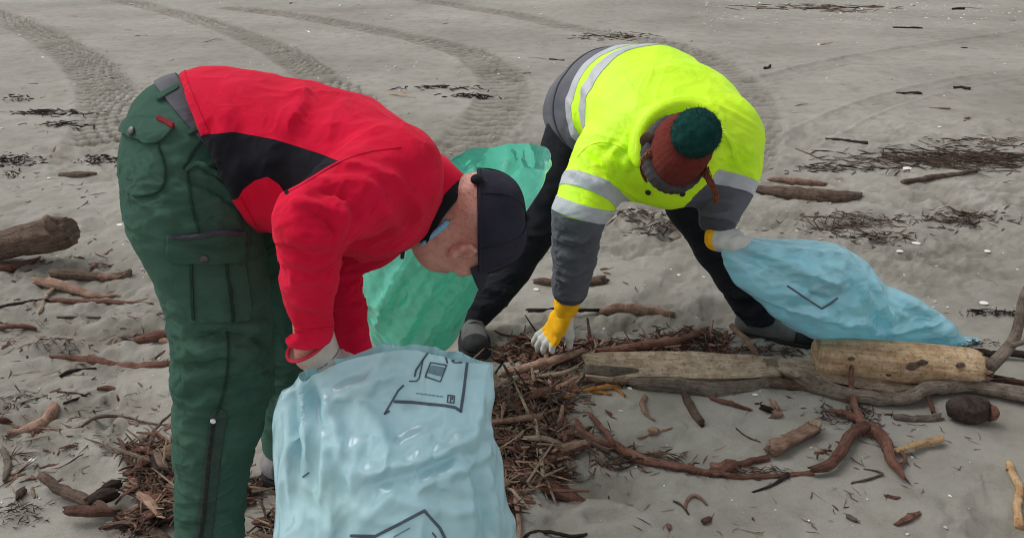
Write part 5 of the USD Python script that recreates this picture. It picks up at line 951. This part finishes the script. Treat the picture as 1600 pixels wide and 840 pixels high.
# --- the forked root and what lies round it
rt = stick('forked_root', 'reddish forked root with three arms on the clear sand', [(1352, 672), (1320, 698), (1290, 732), (1268, 738)], [9, 9.5, 9, 6], 'wood_red', .3, 12, 250, up=.012)
for pts, r in (([(1352, 672), (1336, 648), (1326, 612, .04), (1320, 578, .10)], [8, 6, 4, 2]), ([(1352, 668), (1376, 690), (1392, 722), (1412, 750)], [8.5, 9, 8, 4]), ([(1345, 660), (1315, 650), (1284, 645)], [6, 5, 2]), ([(1380, 700), (1408, 712), (1402, 736)], [5, 4, 2])): stick('root_arm', None, pts, r, 'wood_red', .22, 10, 251 + len(r), parent=rt, up=.010)
rootlets(rt, [(1268, 738), (1320, 698), (1352, 672), (1336, 648), (1326, 612)], 12, 930); rootlets(rt, [(1352, 668), (1376, 690), (1392, 722), (1412, 750)], 12, 950)
stick('twig', 'thin red twig ending at the forked root', [(1270, 738), (1230, 742), (1180, 744), (1130, 742)], [5, 4, 4, 3], 'wood_red', .25, 9, 260); stick('twig', 'thin dark twig splitting from the red twig by the forked root', [(1232, 740), (1210, 752), (1176, 768)], [4, 3, 1.6], 'wood_dark', .25, 8, 261)
A, B = gpt(1200, 714, .024), gpt(1268, 678, .026); m, uv = logmesh(A, B, [(0, .013), (.10, .023), (.2, .024), (.32, .018), (1, .023)], 262, sides=26, n=34, rough=.34, jag=(.012, .025), groove=.34); m[0][:, 2] = np.minimum(m[0][:, 2], A[2] + .012 + .006 * fbm(m[0] / .02, 2, 5)); cb = obj('cut_branch', m, 'wood_pink', None, label='short thick pinkish branch stub with a pale broken end', category='branch', uv=uv)
v, f = tube([B, B + unit(B - A) * .018, B + unit(B - A) * .030], [.022, .017, .008], 10, True, 263, .5); part(cb, 'broken_end', (v, f), 'wood_pale', tube.uv)
stick('twig', 'red twig leading left from the pinkish branch stub', [(1200, 714), (1170, 722), (1140, 730), (1110, 742)], [6, 5, 4, 3], 'wood_red', .3, 9, 264)
stick('stick', 'short pale yellow stick right of the forked root', [(1396, 709), (1436, 697), (1472, 690)], [5, 5.5, 6], 'reed', .08, 12, 265, up=.012)
stick('stick', 'grey stick with a light cut end between the root and the dark lump', [(1395, 650), (1430, 652), (1468, 650)], [5, 6, 7], 'wood_grey', .15, 10, 266); stick('twig', 'short red twig standing on the grey stick', [(1442, 625, .02), (1456, 648)], [2.5, 4], 'wood_red', .2, 8, 267, up=.01)
rd = stick('reed', 'jointed tan reed lying towards the camera at the lower right', [(1576, 722), (1582, 770), (1590, 826)], [5, 5.5, 6.5], 'reed', .03, 14, 268, ends=False); stick('reed_joint', None, [(1577, 730), (1577.4, 733)], [6, 6], 'reed', .03, 14, 269, n=4, parent=rd, ends=False)
# --- twisted root across the middle, orange wood, sticks right of the full bag
lr = stick('root', 'long twisted reddish root snaking across the sand from the debris heap', [(902, 660), (932, 688), (968, 700), (1010, 716), (1060, 730), (1110, 738), (1150, 744)], [5, 7, 8, 7, 6, 5, 4], 'wood_red', .4, 10, 270, up=.004); rootlets(lr, [(902, 660), (932, 688), (968, 700), (1010, 716), (1060, 730), (1110, 738), (1150, 744)], 26, 900)
stick('root', 'straight reddish twig crossing the twisted root', [(920, 650), (942, 680), (958, 704)], [4, 5.5, 5], 'wood_red', .25, 9, 271, up=.016); stick('root', 'forked reddish twig left of the twisted root', [(890, 680), (930, 695), (870, 726), (838, 736)][:2] + [(952, 712)], [3, 5, 4], 'wood_brown', .25, 9, 272, up=.01)
stick('root', 'thick reddish stick at the edge of the debris heap', [(830, 738), (880, 716), (922, 696)], [5, 7, 5], 'wood_red', .25, 9, 273, up=.012); stick('root', 'knotted red root stump where twigs meet below the pinkish stub', [(1112, 726), (1136, 732), (1150, 722)], [8, 10, 6], 'wood_red', .4, 10, 274)
stick('root', 'frayed dark root below the long split log', [(1070, 612), (1080, 634), (1096, 660)], [6, 8, 7], 'wood_brown', .4, 10, 275); stick('twig', 'pale twig left of the frayed dark root', [(1008, 618), (1006, 640), (1022, 656)], [5, 4, 2], 'wood_pink', .3, 8, 276)
ow = stick('rotten_wood', 'orange rotten wood at the left end of the split log', [(910, 612), (938, 606), (966, 604)], [3, 5, 4], 'wood_orange', .7, 12, 277, up=.004, flat=.6)
for k, (pts, r_) in enumerate((([(888, 612), (905, 606), (920, 603)], [3, 4, 2]), ([(945, 600), (962, 606), (976, 618)], [4, 5, 3]), ([(925, 616), (942, 614), (955, 617)], [2, 4, 2]), ([(900, 620), (880, 624), (866, 622)], [2, 3, 1]), ([(968, 600), (980, 598)], [4, 3]))): stick('orange_flake', None, pts, r_, 'wood_orange', .7, 9, 278 + k, parent=ow, flat=.5, up=.002 * k)
stick('splinter', 'long tan splinter leaning from the heap onto the split log', [(782, 592), (830, 580), (880, 570, .01), (912, 563, .02)], [6, 7, 6, 4], 'wood_pink', .3, 9, 279, up=.02); stick('splinter', 'second tan splinter below the long one beside the split log', [(800, 606), (850, 600), (908, 590)], [5, 6, 4], 'wood_pale', .3, 9, 280, up=.01); stick('splinter', 'whitish splinter pointing at the split log', [(838, 598), (880, 592), (905, 584)], [3, 4, 3], 'wood_pale', .3, 8, 281, up=.028)
stick('stick', 'pale straight stick on the heap right of the full bag', [(768, 672), (806, 668), (848, 662)], [4.5, 5, 5.5], 'wood_pink', .12, 10, 282, up=.030); stick('stick', 'short whitish stick on the heap below the pale straight stick', [(818, 696), (848, 702), (876, 706)], [4, 5, 4], 'wood_pale', .2, 9, 283, up=.030); stick('stick', 'dark stick at the upper left of the heap', [(776, 614), (796, 640), (812, 652)], [4, 6, 4], 'wood_brown', .25, 9, 284, up=.025); stick('stick', 'thin pale stick at the lower right of the heap', [(834, 734), (860, 734), (886, 733)], [2, 2.5, 2], 'wood_pale', .15, 8, 285, up=.02)
stick('twig', 'dark bent twig at the bottom beside the full bag', [(820, 838), (850, 830), (880, 836), (916, 833)], [3, 3, 3, 2.5], 'wood_dark', .25, 8, 286); stick('stick', 'pointed pale splinter standing up near the yellow glove', [(850, 582, .0), (856, 560, .03)], [6, 2], 'wood_pink', .3, 7, 287, up=.01); stick('stick', 'light stick leaning on the red litter by the grey shoe', [(1140, 528, .05), (1162, 545, .03), (1184, 556)], [4, 4, 4], 'wood_pink', .12, 9, 288)
stick('bark', 'reddish bark strip behind the long split log', [(930, 552), (1000, 544), (1060, 532), (1100, 518)], [4, 7, 9, 5], 'wood_red', .5, 9, 289, up=.012)
# --- middle distance
stick('stick', 'thin black stick behind the yellow glove', [(826, 484), (880, 483), (945, 483)], [4, 3, 2.5], 'wood_dark', .3, 8, 290); stick('wood_slab', 'pinkish flat slab of wood at the end of the black stick', [(938, 490), (990, 493), (1050, 492)], [6, 8, 5], 'wood_pink', .35, 9, 291); stick('wood_slab', 'dark flat piece of wood with pink edge behind the grey sleeve', [(834, 438), (880, 439), (945, 437)], [5, 7, 8], 'wood_brown', .35, 9, 292)
bk = stick('bark', 'big dark curled bark with pale top lying alone at the right', [(1182, 296), (1230, 302), (1290, 306), (1345, 302)], [6, 12, 11, 4], 'wood_brown', .35, 12, 293); stick('pale_top', None, [(1200, 290), (1240, 293), (1290, 300)], [4, 6, 3], 'wood_pink', .3, 9, 294, parent=bk, up=.035)
for k, (lab, pts, r, m) in enumerate((('thin brown stick below the dark debris at the right', [(1410, 284), (1470, 276), (1530, 264)], [4, 5, 2], 'wood_brown'), ('dark short stick far away at the upper right', [(1490, 137), (1516, 137)], [3, 3], 'wood_dark'), ('long thin far stick in the upper right', [(1290, 217), (1356, 221)], [2, 3], 'wood_dark'), ('flat dark twig on the far sand above the yellow coat', [(1395, 43), (1440, 44)], [1.5, 1.5], 'wood_dark'), ('dark far scrap beside the upper right corner', [(1488, 14), (1506, 14)], [2, 2], 'wood_dark'), ('thin far stick right of the yellow coat', [(1400, 145), (1440, 147)], [1.5, 2], 'wood_dark'), ('short dark scrap beside the yellow coat', [(1194, 106), (1202, 105)], [3, 3], 'wood_dark'), ('far stick left of the grey coat hem', [(858, 93), (882, 94)], [1.4, 1.4], 'wood_dark'))): stick('stick', lab, pts, r, m, .25, 7, 300 + k)
# --- left side
A, B = at(-60, 396, 3.22), at(112, 360, 3.22); lg3 = timber('log', 'brown broken log with a knob at the left edge', A, B, [(0, .055), (.6, .066), (.9, .070), (1, .055)], 'wood_brown', 320, sides=34, n=46, rough=.2, jag=(0, .01))
v, f = tube([at(84, 356, 3.19), at(76, 346, 3.18), at(70, 341, 3.17)], [.030, .026, .020], 12, True, 322, .35); part(lg3, 'branch_stub', (v, f), 'wood_brown', tube.uv)
v, f = tube([at(96, 350, 3.2), at(90, 342, 3.2)], [.018, .010], 10, True, 323, .4); part(lg3, 'branch_stub', (v, f), 'wood_brown', tube.uv)
LEFT = [('flat red brown plank splinter left of the green trousers', [(80, 557), (140, 562), (210, 566), (268, 565)], [3, 8, 8, 7], 'wood_red'), ('long dark red twig left of the cargo pocket', [(78, 468), (150, 468), (238, 473)], [4, 4.5, 2], 'wood_red'), ('thin dark twig at the left edge', [(-10, 482), (30, 475), (78, 468)], [2, 2.5, 3], 'wood_dark'), ('thin whitish bent twig below the pink bark', [(64, 492), (72, 470), (86, 452)], [3, 3.5, 3.5], 'wood_pale'),
    ('pink curved bark piece on the left sand', [(55, 438), (85, 446), (120, 455), (185, 464)], [6, 9, 7, 2], 'wood_pink'), ('half buried grey stick with pale end left of the trousers', [(85, 430), (130, 436), (165, 432), (206, 427)], [8, 9, 8, 8], 'wood_brown'), ('pale end of wood poking from the sand by the trousers', [(150, 433), (188, 432)], [6, 4], 'wood_pink'), ('reddish wood scraps under the broken log', [(-10, 420), (20, 416), (60, 408)], [9, 9, 4], 'wood_red'), ('thin straight twig on the left sand', [(90, 493), (150, 495), (268, 496)], [2, 1.6, 1.2], 'wood_brown'),
    ('thick pale pink driftwood piece at the left edge', [(14, 680), (50, 662), (92, 636)], [7, 12, 9], 'wood_pink'), ('reddish stick end beside the pink driftwood', [(-10, 656), (16, 656)], [5, 4], 'wood_red'), ('brown flat splinter below the plank splinter', [(154, 608), (170, 618), (186, 627)], [3, 4.5, 3], 'wood_red'), ('thin arched dark twig in front of the trousers', [(128, 666), (150, 658), (200, 656), (284, 655)], [2, 3, 2, 2], 'wood_brown'), ('long slanting twig rising towards the green trousers', [(196, 716), (240, 676), (284, 632)], [3, 2.2, 1.6], 'wood_brown'), ('short dark twig above the slanting twig', [(90, 610), (130, 618), (100, 628)][:2], [2.5, 2], 'wood_dark'), ('dark twig crossing the short dark one', [(100, 629), (136, 618)], [2.5, 2], 'wood_dark'),
    ('brown branch at the upper left of the near heap', [(70, 757), (100, 772), (140, 790), (170, 806)], [8, 9, 9, 7], 'wood_brown'), ('dark red stick end low in the near heap', [(106, 810), (150, 814), (186, 812)], [8, 9, 7], 'wood_red'), ('smooth brown branch pointing at the lower edge', [(186, 800), (220, 816), (268, 846)], [9, 10, 10], 'wood_brown'), ('blackish chunk of wood on the near heap', [(142, 798), (165, 790), (188, 782)], [8, 11, 8], 'wood_dark'), ('black pointed chunk behind the blackish one', [(160, 778), (178, 770), (194, 768)], [3, 8, 7], 'wood_dark'), ('pink broken wood under the green trousers', [(250, 716), (290, 700), (330, 694)], [16, 20, 18], 'wood_pink'), ('grey bent bark at the left edge', [(4, 700), (14, 724), (8, 750)], [5, 5, 4], 'wood_grey'), ('short brown stump in the sand at lower left', [(30, 778), (40, 764)], [5, 7], 'wood_brown'), ('pale thin reed piece near the lower left', [(50, 760), (54, 776)], [2.5, 2], 'wood_pale'),
    ('red brown frayed wood by the knee of the trousers', [(206, 524), (240, 526), (274, 520)], [4, 9, 8], 'wood_red'), ('pale round stick end beside the frayed wood', [(250, 529), (276, 534)], [5, 5], 'wood_pink'), ('flat brown wood far left on the sand', [(92, 272), (120, 274), (152, 275)], [3, 6, 3], 'wood_brown'), ('reddish thin twig at the left margin', [(-5, 510), (30, 512), (58, 516)], [3, 4, 3], 'wood_red'), ('thin dark twig beneath the plank splinter', [(95, 588), (110, 580), (150, 576)], [3, 3, 2], 'wood_dark')]
for k, (lab, pts, r, m) in enumerate(LEFT): stick('bark' if 'bark' in lab else 'stick', lab, pts, r, m, .32, 9, 330 + k, flat=.8 if 'flat' in lab else 1.0, up=.03 if 'heap' in lab or 'blackish' in lab else 0.0)
RIGHT = [('small grey twig low at the lower right', [(1322, 806), (1338, 812)], [4, 4.5], 'wood_grey'), ('short pink twig left of the reed', [(1400, 818), (1420, 808), (1436, 800)], [4, 6, 3], 'wood_red'), ('thin pale splinter left of the cut branch', [(1272, 706), (1290, 702)], [3, 3], 'wood_pink'), ('thin twig bent below the forked root', [(1330, 755), (1362, 748), (1378, 742), (1350, 732)], [1.6, 2, 2, 1.4], 'wood_brown'), ('little red stick beside the scraps near the middle', [(1110, 808), (1098, 814)], [3, 5], 'wood_red'), ('thin crossed twig below the middle of the sand', [(1052, 782), (1066, 790), (1076, 804)], [2, 2, 1.6], 'wood_brown'), ('pale twig crossing the thin one', [(1070, 794), (1086, 774), (1104, 788)], [3, 3, 2], 'wood_pink'), ('red twig on the sand right of the frayed root', [(1110, 620), (1140, 632), (1174, 640)], [4, 3.5, 2.5], 'wood_red'), ('thin straw pointing right from the twisted root', [(996, 688), (1026, 678), (1050, 668)], [2, 2, 2], 'wood_pink'), ('pink chip at the end of the thin straw', [(1014, 676), (1026, 672)], [6, 5], 'wood_pink'),
    ('pink scrap below the split log', [(1208, 628), (1216, 640)], [6, 5], 'wood_pink'), ('second pink scrap below the split log', [(1206, 650), (1220, 648)], [5, 5], 'wood_pink'), ('dark scrap beside the pink scraps', [(1188, 634), (1204, 640)], [4, 5], 'wood_dark'), ('thin twig curled below the pink scraps', [(1150, 668), (1165, 680), (1188, 690)], [1.5, 1.4, 1.2], 'wood_brown')]
for k, (lab, pts, r, m) in enumerate(RIGHT): stick('twig' if 'twig' in lab else 'wood_scrap', lab, pts, r, m, .3, 8, 380 + k)

# --- heaps of bark bits: sticks one can tell apart, and the finer bits between them
HEAPS = [('under the green trousers', [(190, 700), (260, 690), (380, 730), (445, 735), (450, 860), (150, 870), (200, 780)], 80, 4.0, .045), ('right of the full blue bag', [(775, 585), (870, 570), (905, 600), (870, 660), (900, 690), (880, 730), (830, 760), (800, 800), (740, 800), (700, 560)], 110, 3.4, .045),
         ('behind the long split log', [(770, 560), (800, 530), (900, 535), (960, 548), (1090, 515), (1140, 540), (1140, 556), (1000, 556), (900, 566)], 70, 2.6, .03)]
def inside(poly, n, r):
    poly = np.array(poly, float); lo, hi = poly.min(0), poly.max(0); out = []
    while len(out) < n:
        q = lo + r.random((n * 3, 2)) * (hi - lo); out += list(q[poly_field(q, poly) > 0])
    return np.array(out[:n])
TONE = dict(wood_red='reddish', wood_brown='brown', wood_pink='pinkish', wood_pale='pale', wood_dark='blackish', wood_grey='grey')
WM = ['wood_red', 'wood_pink', 'wood_brown', 'wood_red', 'wood_pink', 'wood_pale', 'wood_dark', 'wood_grey']
for hi_, (where, poly, n, size, hh) in enumerate(HEAPS):
    r = np.random.default_rng(40 + hi_); fld = poly_field(inside(poly, 1, r), poly)
    for k, (x, y) in enumerate(inside(poly, n, r)):
        if fbm(np.array([ground(x, y)]) / .13 + 2.2, 3, 64)[0] < .40: continue
        edge = float(np.clip(poly_field(np.array([[x, y]]), poly)[0] / 40, 0.05, 1)); g = gpt(x, y); L = r.gamma(2.0, .034) + .035; ang = r.uniform(0, np.pi); d = np.array([math.cos(ang), math.sin(ang), r.normal() * .16]); z = r.uniform(.05, .75) * hh * edge; R_ = r.uniform(.0018, .0052) * (1.35 if hi_ == 0 else 1) * (1.9 if k < 22 else 1)
        C = np.array([g + d * L * t + [0, 0, z + R_] for t in (-.5, -.17, .17, .5)]) + r.normal(size=(4, 3)) * L * .035; C[:, 2] = np.maximum(C[:, 2], g[2] + .003)
        m = WM[r.integers(len(WM))]; flat = r.uniform(.35, 1); v, f = tube(spline(C, 7), R_ * np.array([.5, .9, 1, 1, 1, .9, .5]), 7, True, k, .3, flat)
        obj('twig', (v, f), m, None, label=f'{TONE[m]} broken twig in the heap of driftwood bits {where}', category='twig', group=f'{TONE[m]} twigs in the heap {where}', uv=tube.uv)
def instancer(name, label, protos, pos, idx, rot, scl):
    pi = UsdGeom.PointInstancer.Define(stage, '/World/' + name); tag(pi.GetPrim(), label, kind='stuff'); targets = []
    for k, (m, mat, uv) in enumerate(protos):
        p = f'/World/{name}/bit_{k:03d}' if k else f'/World/{name}/bit'; usdkit.mesh(stage, p, m, MAT[mat], smooth=True, uv=uv); targets.append(Sdf.Path(p))
    pi.CreatePrototypesRel().SetTargets(targets); pi.CreateProtoIndicesAttr(Vt.IntArray.FromNumpy(np.asarray(idx, np.int32))); pi.CreatePositionsAttr(Vt.Vec3fArray.FromNumpy(np.asarray(pos, np.float32)))
    q = [Gf.Quath(Gf.Quatd(float(a), Gf.Vec3d(float(b), float(c), float(d)))) for a, b, c, d in rot]; pi.CreateOrientationsAttr(Vt.QuathArray(q)); pi.CreateScalesAttr(Vt.Vec3fArray.FromNumpy(np.asarray(scl, np.float32)))
def quat(yaw, tx_, ty):
    from scipy.spatial.transform import Rotation as Ro
    q = Ro.from_euler('ZYX', np.stack([yaw, ty, tx_], 1)).as_quat(); return q[:, [3, 0, 1, 2]]
def chipset():
    out = []; r = np.random.default_rng(60)
    for k in range(16):
        L = r.uniform(.6, 1.2); C = np.array([[-L / 2, 0, 0], [-L / 6, r.normal() * .07, r.normal() * .05], [L / 6, r.normal() * .07, r.normal() * .05], [L / 2, r.normal() * .05, 0]]); R_ = r.uniform(.025, .06) if k % 4 else r.uniform(.09, .18)
        v, f = tube(C, R_ * np.array([.5, 1, .9, .4]), 5, True, k, .3, .35 if k % 2 == 0 else .8, side=[0, 1, 0]); out.append(((v, f), WM[k % 8], tube.uv.copy()))
    return out
r = np.random.default_rng(61); pos, rad, tilt = [], [], []
for (where, poly, n, size, hh), cnt in zip(HEAPS, (2800, 3600, 1500)):
    q = inside(poly, cnt, r); e = np.clip(poly_field(q, poly) / 40, .04, 1); g = np.array([ground(*p) for p in q]); kp = fbm(g / .13 + 2.2, 3, 64) > .46 - .10 * (e > .8); q, e, g = q[kp], e[kp], g[kp]; cnt = len(g); g[:, 2] = gheight(g[:, 0], g[:, 1]) + r.random(cnt) * hh * e * .6 + .002; pos.append(g); rad.append(r.gamma(2.0, .009, cnt) + .008); tilt.append(r.normal(size=cnt) * .35)
SPREAD = [([(0, 400), (270, 400), (285, 700), (200, 840), (0, 840)], 900, .005), ([(770, 560), (1240, 560), (1600, 620), (1600, 700), (1300, 840), (800, 840)], 420, .0045), ([(820, 330), (1600, 230), (1600, 480), (1240, 520), (820, 520)], 420, .008), ([(0, 140), (260, 100), (200, 420), (0, 420)], 380, .009), ([(0, 0), (1600, 0), (1600, 240), (0, 160)], 160, .02), ([(620, 180), (900, 150), (900, 480), (620, 500)], 160, .009), ([(860, 560), (1000, 620), (1130, 740), (900, 740)], 260, .007)]
for poly, cnt, s in SPREAD:
    q = inside(poly, cnt, r); g = np.array([ground(*p) for p in q]); cl = fbm(g / .5, 3, 62); keep = cl > r.uniform(.35, .6, cnt); g = g[keep]; g[:, 2] = gheight(g[:, 0], g[:, 1]) + .0015; pos.append(g); rad.append(r.gamma(1.5, s, len(g)) + .006); tilt.append(r.normal(size=len(g)) * .06)
pos, rad, tilt = np.vstack(pos), np.concatenate(rad), np.concatenate(tilt); n = len(pos)
instancer('bark_bits', 'fine bits of bark and splinters strewn over the sand and heaps', chipset(), pos, r.integers(0, 16, n), quat(r.uniform(0, 6.28, n), r.normal(size=n) * .2, tilt), np.stack([rad * r.uniform(.9, 2.1, n), rad, rad], 1) * 2.0)
# --- shells: the few that can be told apart, and the tiny flecks
def shell_mesh(s, seed):
    m = trimesh.creation.icosphere(2, s); v = m.vertices * [1, .8, .28]; v = v * (1 + .6 * (fbm(v / s + seed, 2, 63) - .5))[:, None]; return v, m.faces
for k, (x, y, s, lab) in enumerate(((864, 719, .014, 'bright white shell on the heap right of the full bag'), (1432, 381, .018, 'white shell on the sand above the cyan bag'), (1405, 398, .014, 'small white shell left of the one above the cyan bag'), (1543, 392, .016, 'pale round shell near the right edge'), (1537, 474, .018, 'flat white shell right of the cyan bag'), (1418, 264, .028, 'large white shell beside the dark debris at the right'), (50, 716, .010, 'white pebble on the sand at lower left'), (172, 818, .012, 'white scrap on the near heap'), (1180, 616, .008, 'tiny white shell below the split log'), (925, 686, .010, 'white fragment by the twisted root'), (985, 606, .009, 'white fragment at the orange wood'), (187, 351, .016, 'white shell left of the green trousers'), (838, 453, .014, 'white shell under the grey sleeve'), (790, 545, .009, 'pale pebble by the yellow glove'))):
    g = gpt(x, y); v, f = shell_mesh(s, k); obj('shell', (v + g + [0, 0, s * .15], f), 'shell_white', None, label=lab, category='shell')
q = np.vstack([inside([(0, 0), (1600, 0), (1600, 120), (0, 120)], 220, r), inside([(0, 100), (1600, 100), (1600, 300), (0, 300)], 150, r), inside([(820, 280), (1600, 280), (1600, 520), (820, 500)], 170, r), inside([(1100, 0), (1600, 0), (1600, 40), (1100, 40)], 200, r), inside([(0, 300), (300, 300), (300, 840), (0, 840)], 60, r), inside([(880, 560), (1600, 600), (1500, 840), (880, 840)], 60, r)]); n = len(q)
g = np.array([ground(*p) for p in q]); g[:, 2] = gheight(g[:, 0], g[:, 1]) + .002; sz = np.array([mpp(p) for p in g]) * r.uniform(.4, 1.5, n) * r.choice([1, 1, 1, 1.7], n)
instancer('shell_flecks', 'tiny pale shell flecks scattered over the beach', [(shell_mesh(1.0, 70 + k), 'shell_white' if k < 1 else 'shell_grey', None) for k in range(4)], g, r.integers(0, 4, n), quat(r.uniform(0, 6.28, n), r.normal(size=n) * .2, r.normal(size=n) * .2), np.stack([sz * 1.3, sz * 1.3, sz * 1.6], 1))
# --- dark flattened clumps of plant litter
def clump(label, x, y, w, h, n, mats='wood_dark', seed=0, thick=1.0):
    r = np.random.default_rng(seed); c = gpt(x, y); t = thing('debris_clump', label, 'debris', c); groups = {}
    for k in range(int(n * 1.6)):
        u, v_ = r.normal() * .36, r.normal() * .34; px, py = x + u * w, y + v_ * h; g = ground(px, py); s = mpp(g); L = s * w * r.uniform(.05, .20); a_ = r.normal() * .55; d = np.array([math.cos(a_), math.sin(a_) * 1.6, 0]); e = math.exp(-(u / .5) ** 2 - (v_ / .5) ** 2)
        C = np.array([g + d * L * q_ for q_ in (-.5, 0, .5)]) + r.normal(size=(3, 3)) * L * .08; C[:, 2] = gheight(C[:, 0], C[:, 1]) + .003 + r.random() * .022 * e * thick
        m = mats if isinstance(mats, str) else mats[r.integers(len(mats))]; vv, ff = tube(C, r.uniform(.3, .95) * s * np.array([.6, 1.2, .4]), 5, True); groups.setdefault(m, []).append(((vv, ff), tube.uv))
    for m, gs in groups.items(): obj('strands', join([q_[0] for q_ in gs]), m, t, uv=np.vstack([q_[1] for q_ in gs]), kind='stuff')
DK = ['wood_dark', 'wood_brown', 'wood_brown']; RD = ['wood_red', 'wood_red', 'wood_brown', 'wood_dark']
for k, (lab, x, y, w, h, n, m) in enumerate((('widest dark debris strip at the right edge', 1490, 250, 250, 22, 330, DK), ('dark debris strip above the cyan bag', 1330, 348, 120, 20, 130, DK), ('dark debris patch right of the cyan bag hand', 1372, 372, 100, 14, 70, DK), ('dark debris heap near the right edge', 1505, 344, 90, 20, 130, DK), ('brown debris strip under the yellow coat', 1055, 356, 100, 16, 110, DK), ('dark twiggy debris left of the yellow coat legs', 985, 338, 80, 14, 60, DK), ('thin dark debris line left of the red jacket', 78, 177, 95, 7, 70, 'wood_dark'), ('dark debris tuft touching the green trousers', 160, 252, 50, 13, 70, 'wood_dark'), ('dark debris patch at the left edge', 22, 252, 66, 15, 80, 'wood_dark'), ('small dark tuft below the left edge patch', 18, 274, 24, 10, 30, 'wood_dark'), ('dark flecks near the left tyre track', 105, 196, 70, 8, 35, 'wood_dark'), ('dark debris at the left edge by the tyre track', 25, 155, 40, 8, 26, 'wood_dark'),
    ('thin dark debris between the two people', 740, 152, 70, 5, 40, 'wood_dark'), ('thin dark debris left of the grey coat', 690, 140, 80, 4, 36, 'wood_dark'), ('faint debris strip above the dark bark', 1300, 264, 110, 9, 45, DK), ('scattered debris above the widest strip', 1540, 225, 120, 14, 60, DK), ('thin debris line right of the cyan bag', 1545, 492, 110, 6, 50, 'wood_dark'), ('little debris tuft behind the thick log end', 1528, 540, 40, 9, 34, RD), ('red root litter around the yellow glove', 830, 545, 90, 26, 160, RD), ('red root litter behind the split log', 1075, 535, 130, 30, 240, RD), ('red root litter in front of the grey shoe', 1190, 551, 110, 9, 70, RD), ('tangled fine roots left of the split log', 930, 540, 130, 18, 140, RD), ('frayed fibres around the forked root', 1330, 655, 90, 30, 90, RD), ('fibres below the cut branch', 1150, 738, 110, 14, 90, RD), ('fibres along the twisted root', 990, 712, 150, 26, 130, RD),
    ('brown fibres by the knee of the trousers', 225, 522, 70, 16, 80, RD), ('reddish fibres above the near heap', 215, 700, 60, 24, 90, RD), ('brown fibres at the lower left', 30, 800, 60, 30, 60, DK), ('dark fibres at the left edge', 30, 625, 60, 16, 36, DK), ('red fibres left of the trousers', 95, 540, 70, 14, 40, RD), ('debris flecks at the top right corner', 1290, 12, 160, 8, 60, DK), ('debris flecks above the yellow coat', 960, 58, 100, 8, 40, DK))): clump(lab, x, y, w, h, n, m, 500 + k)
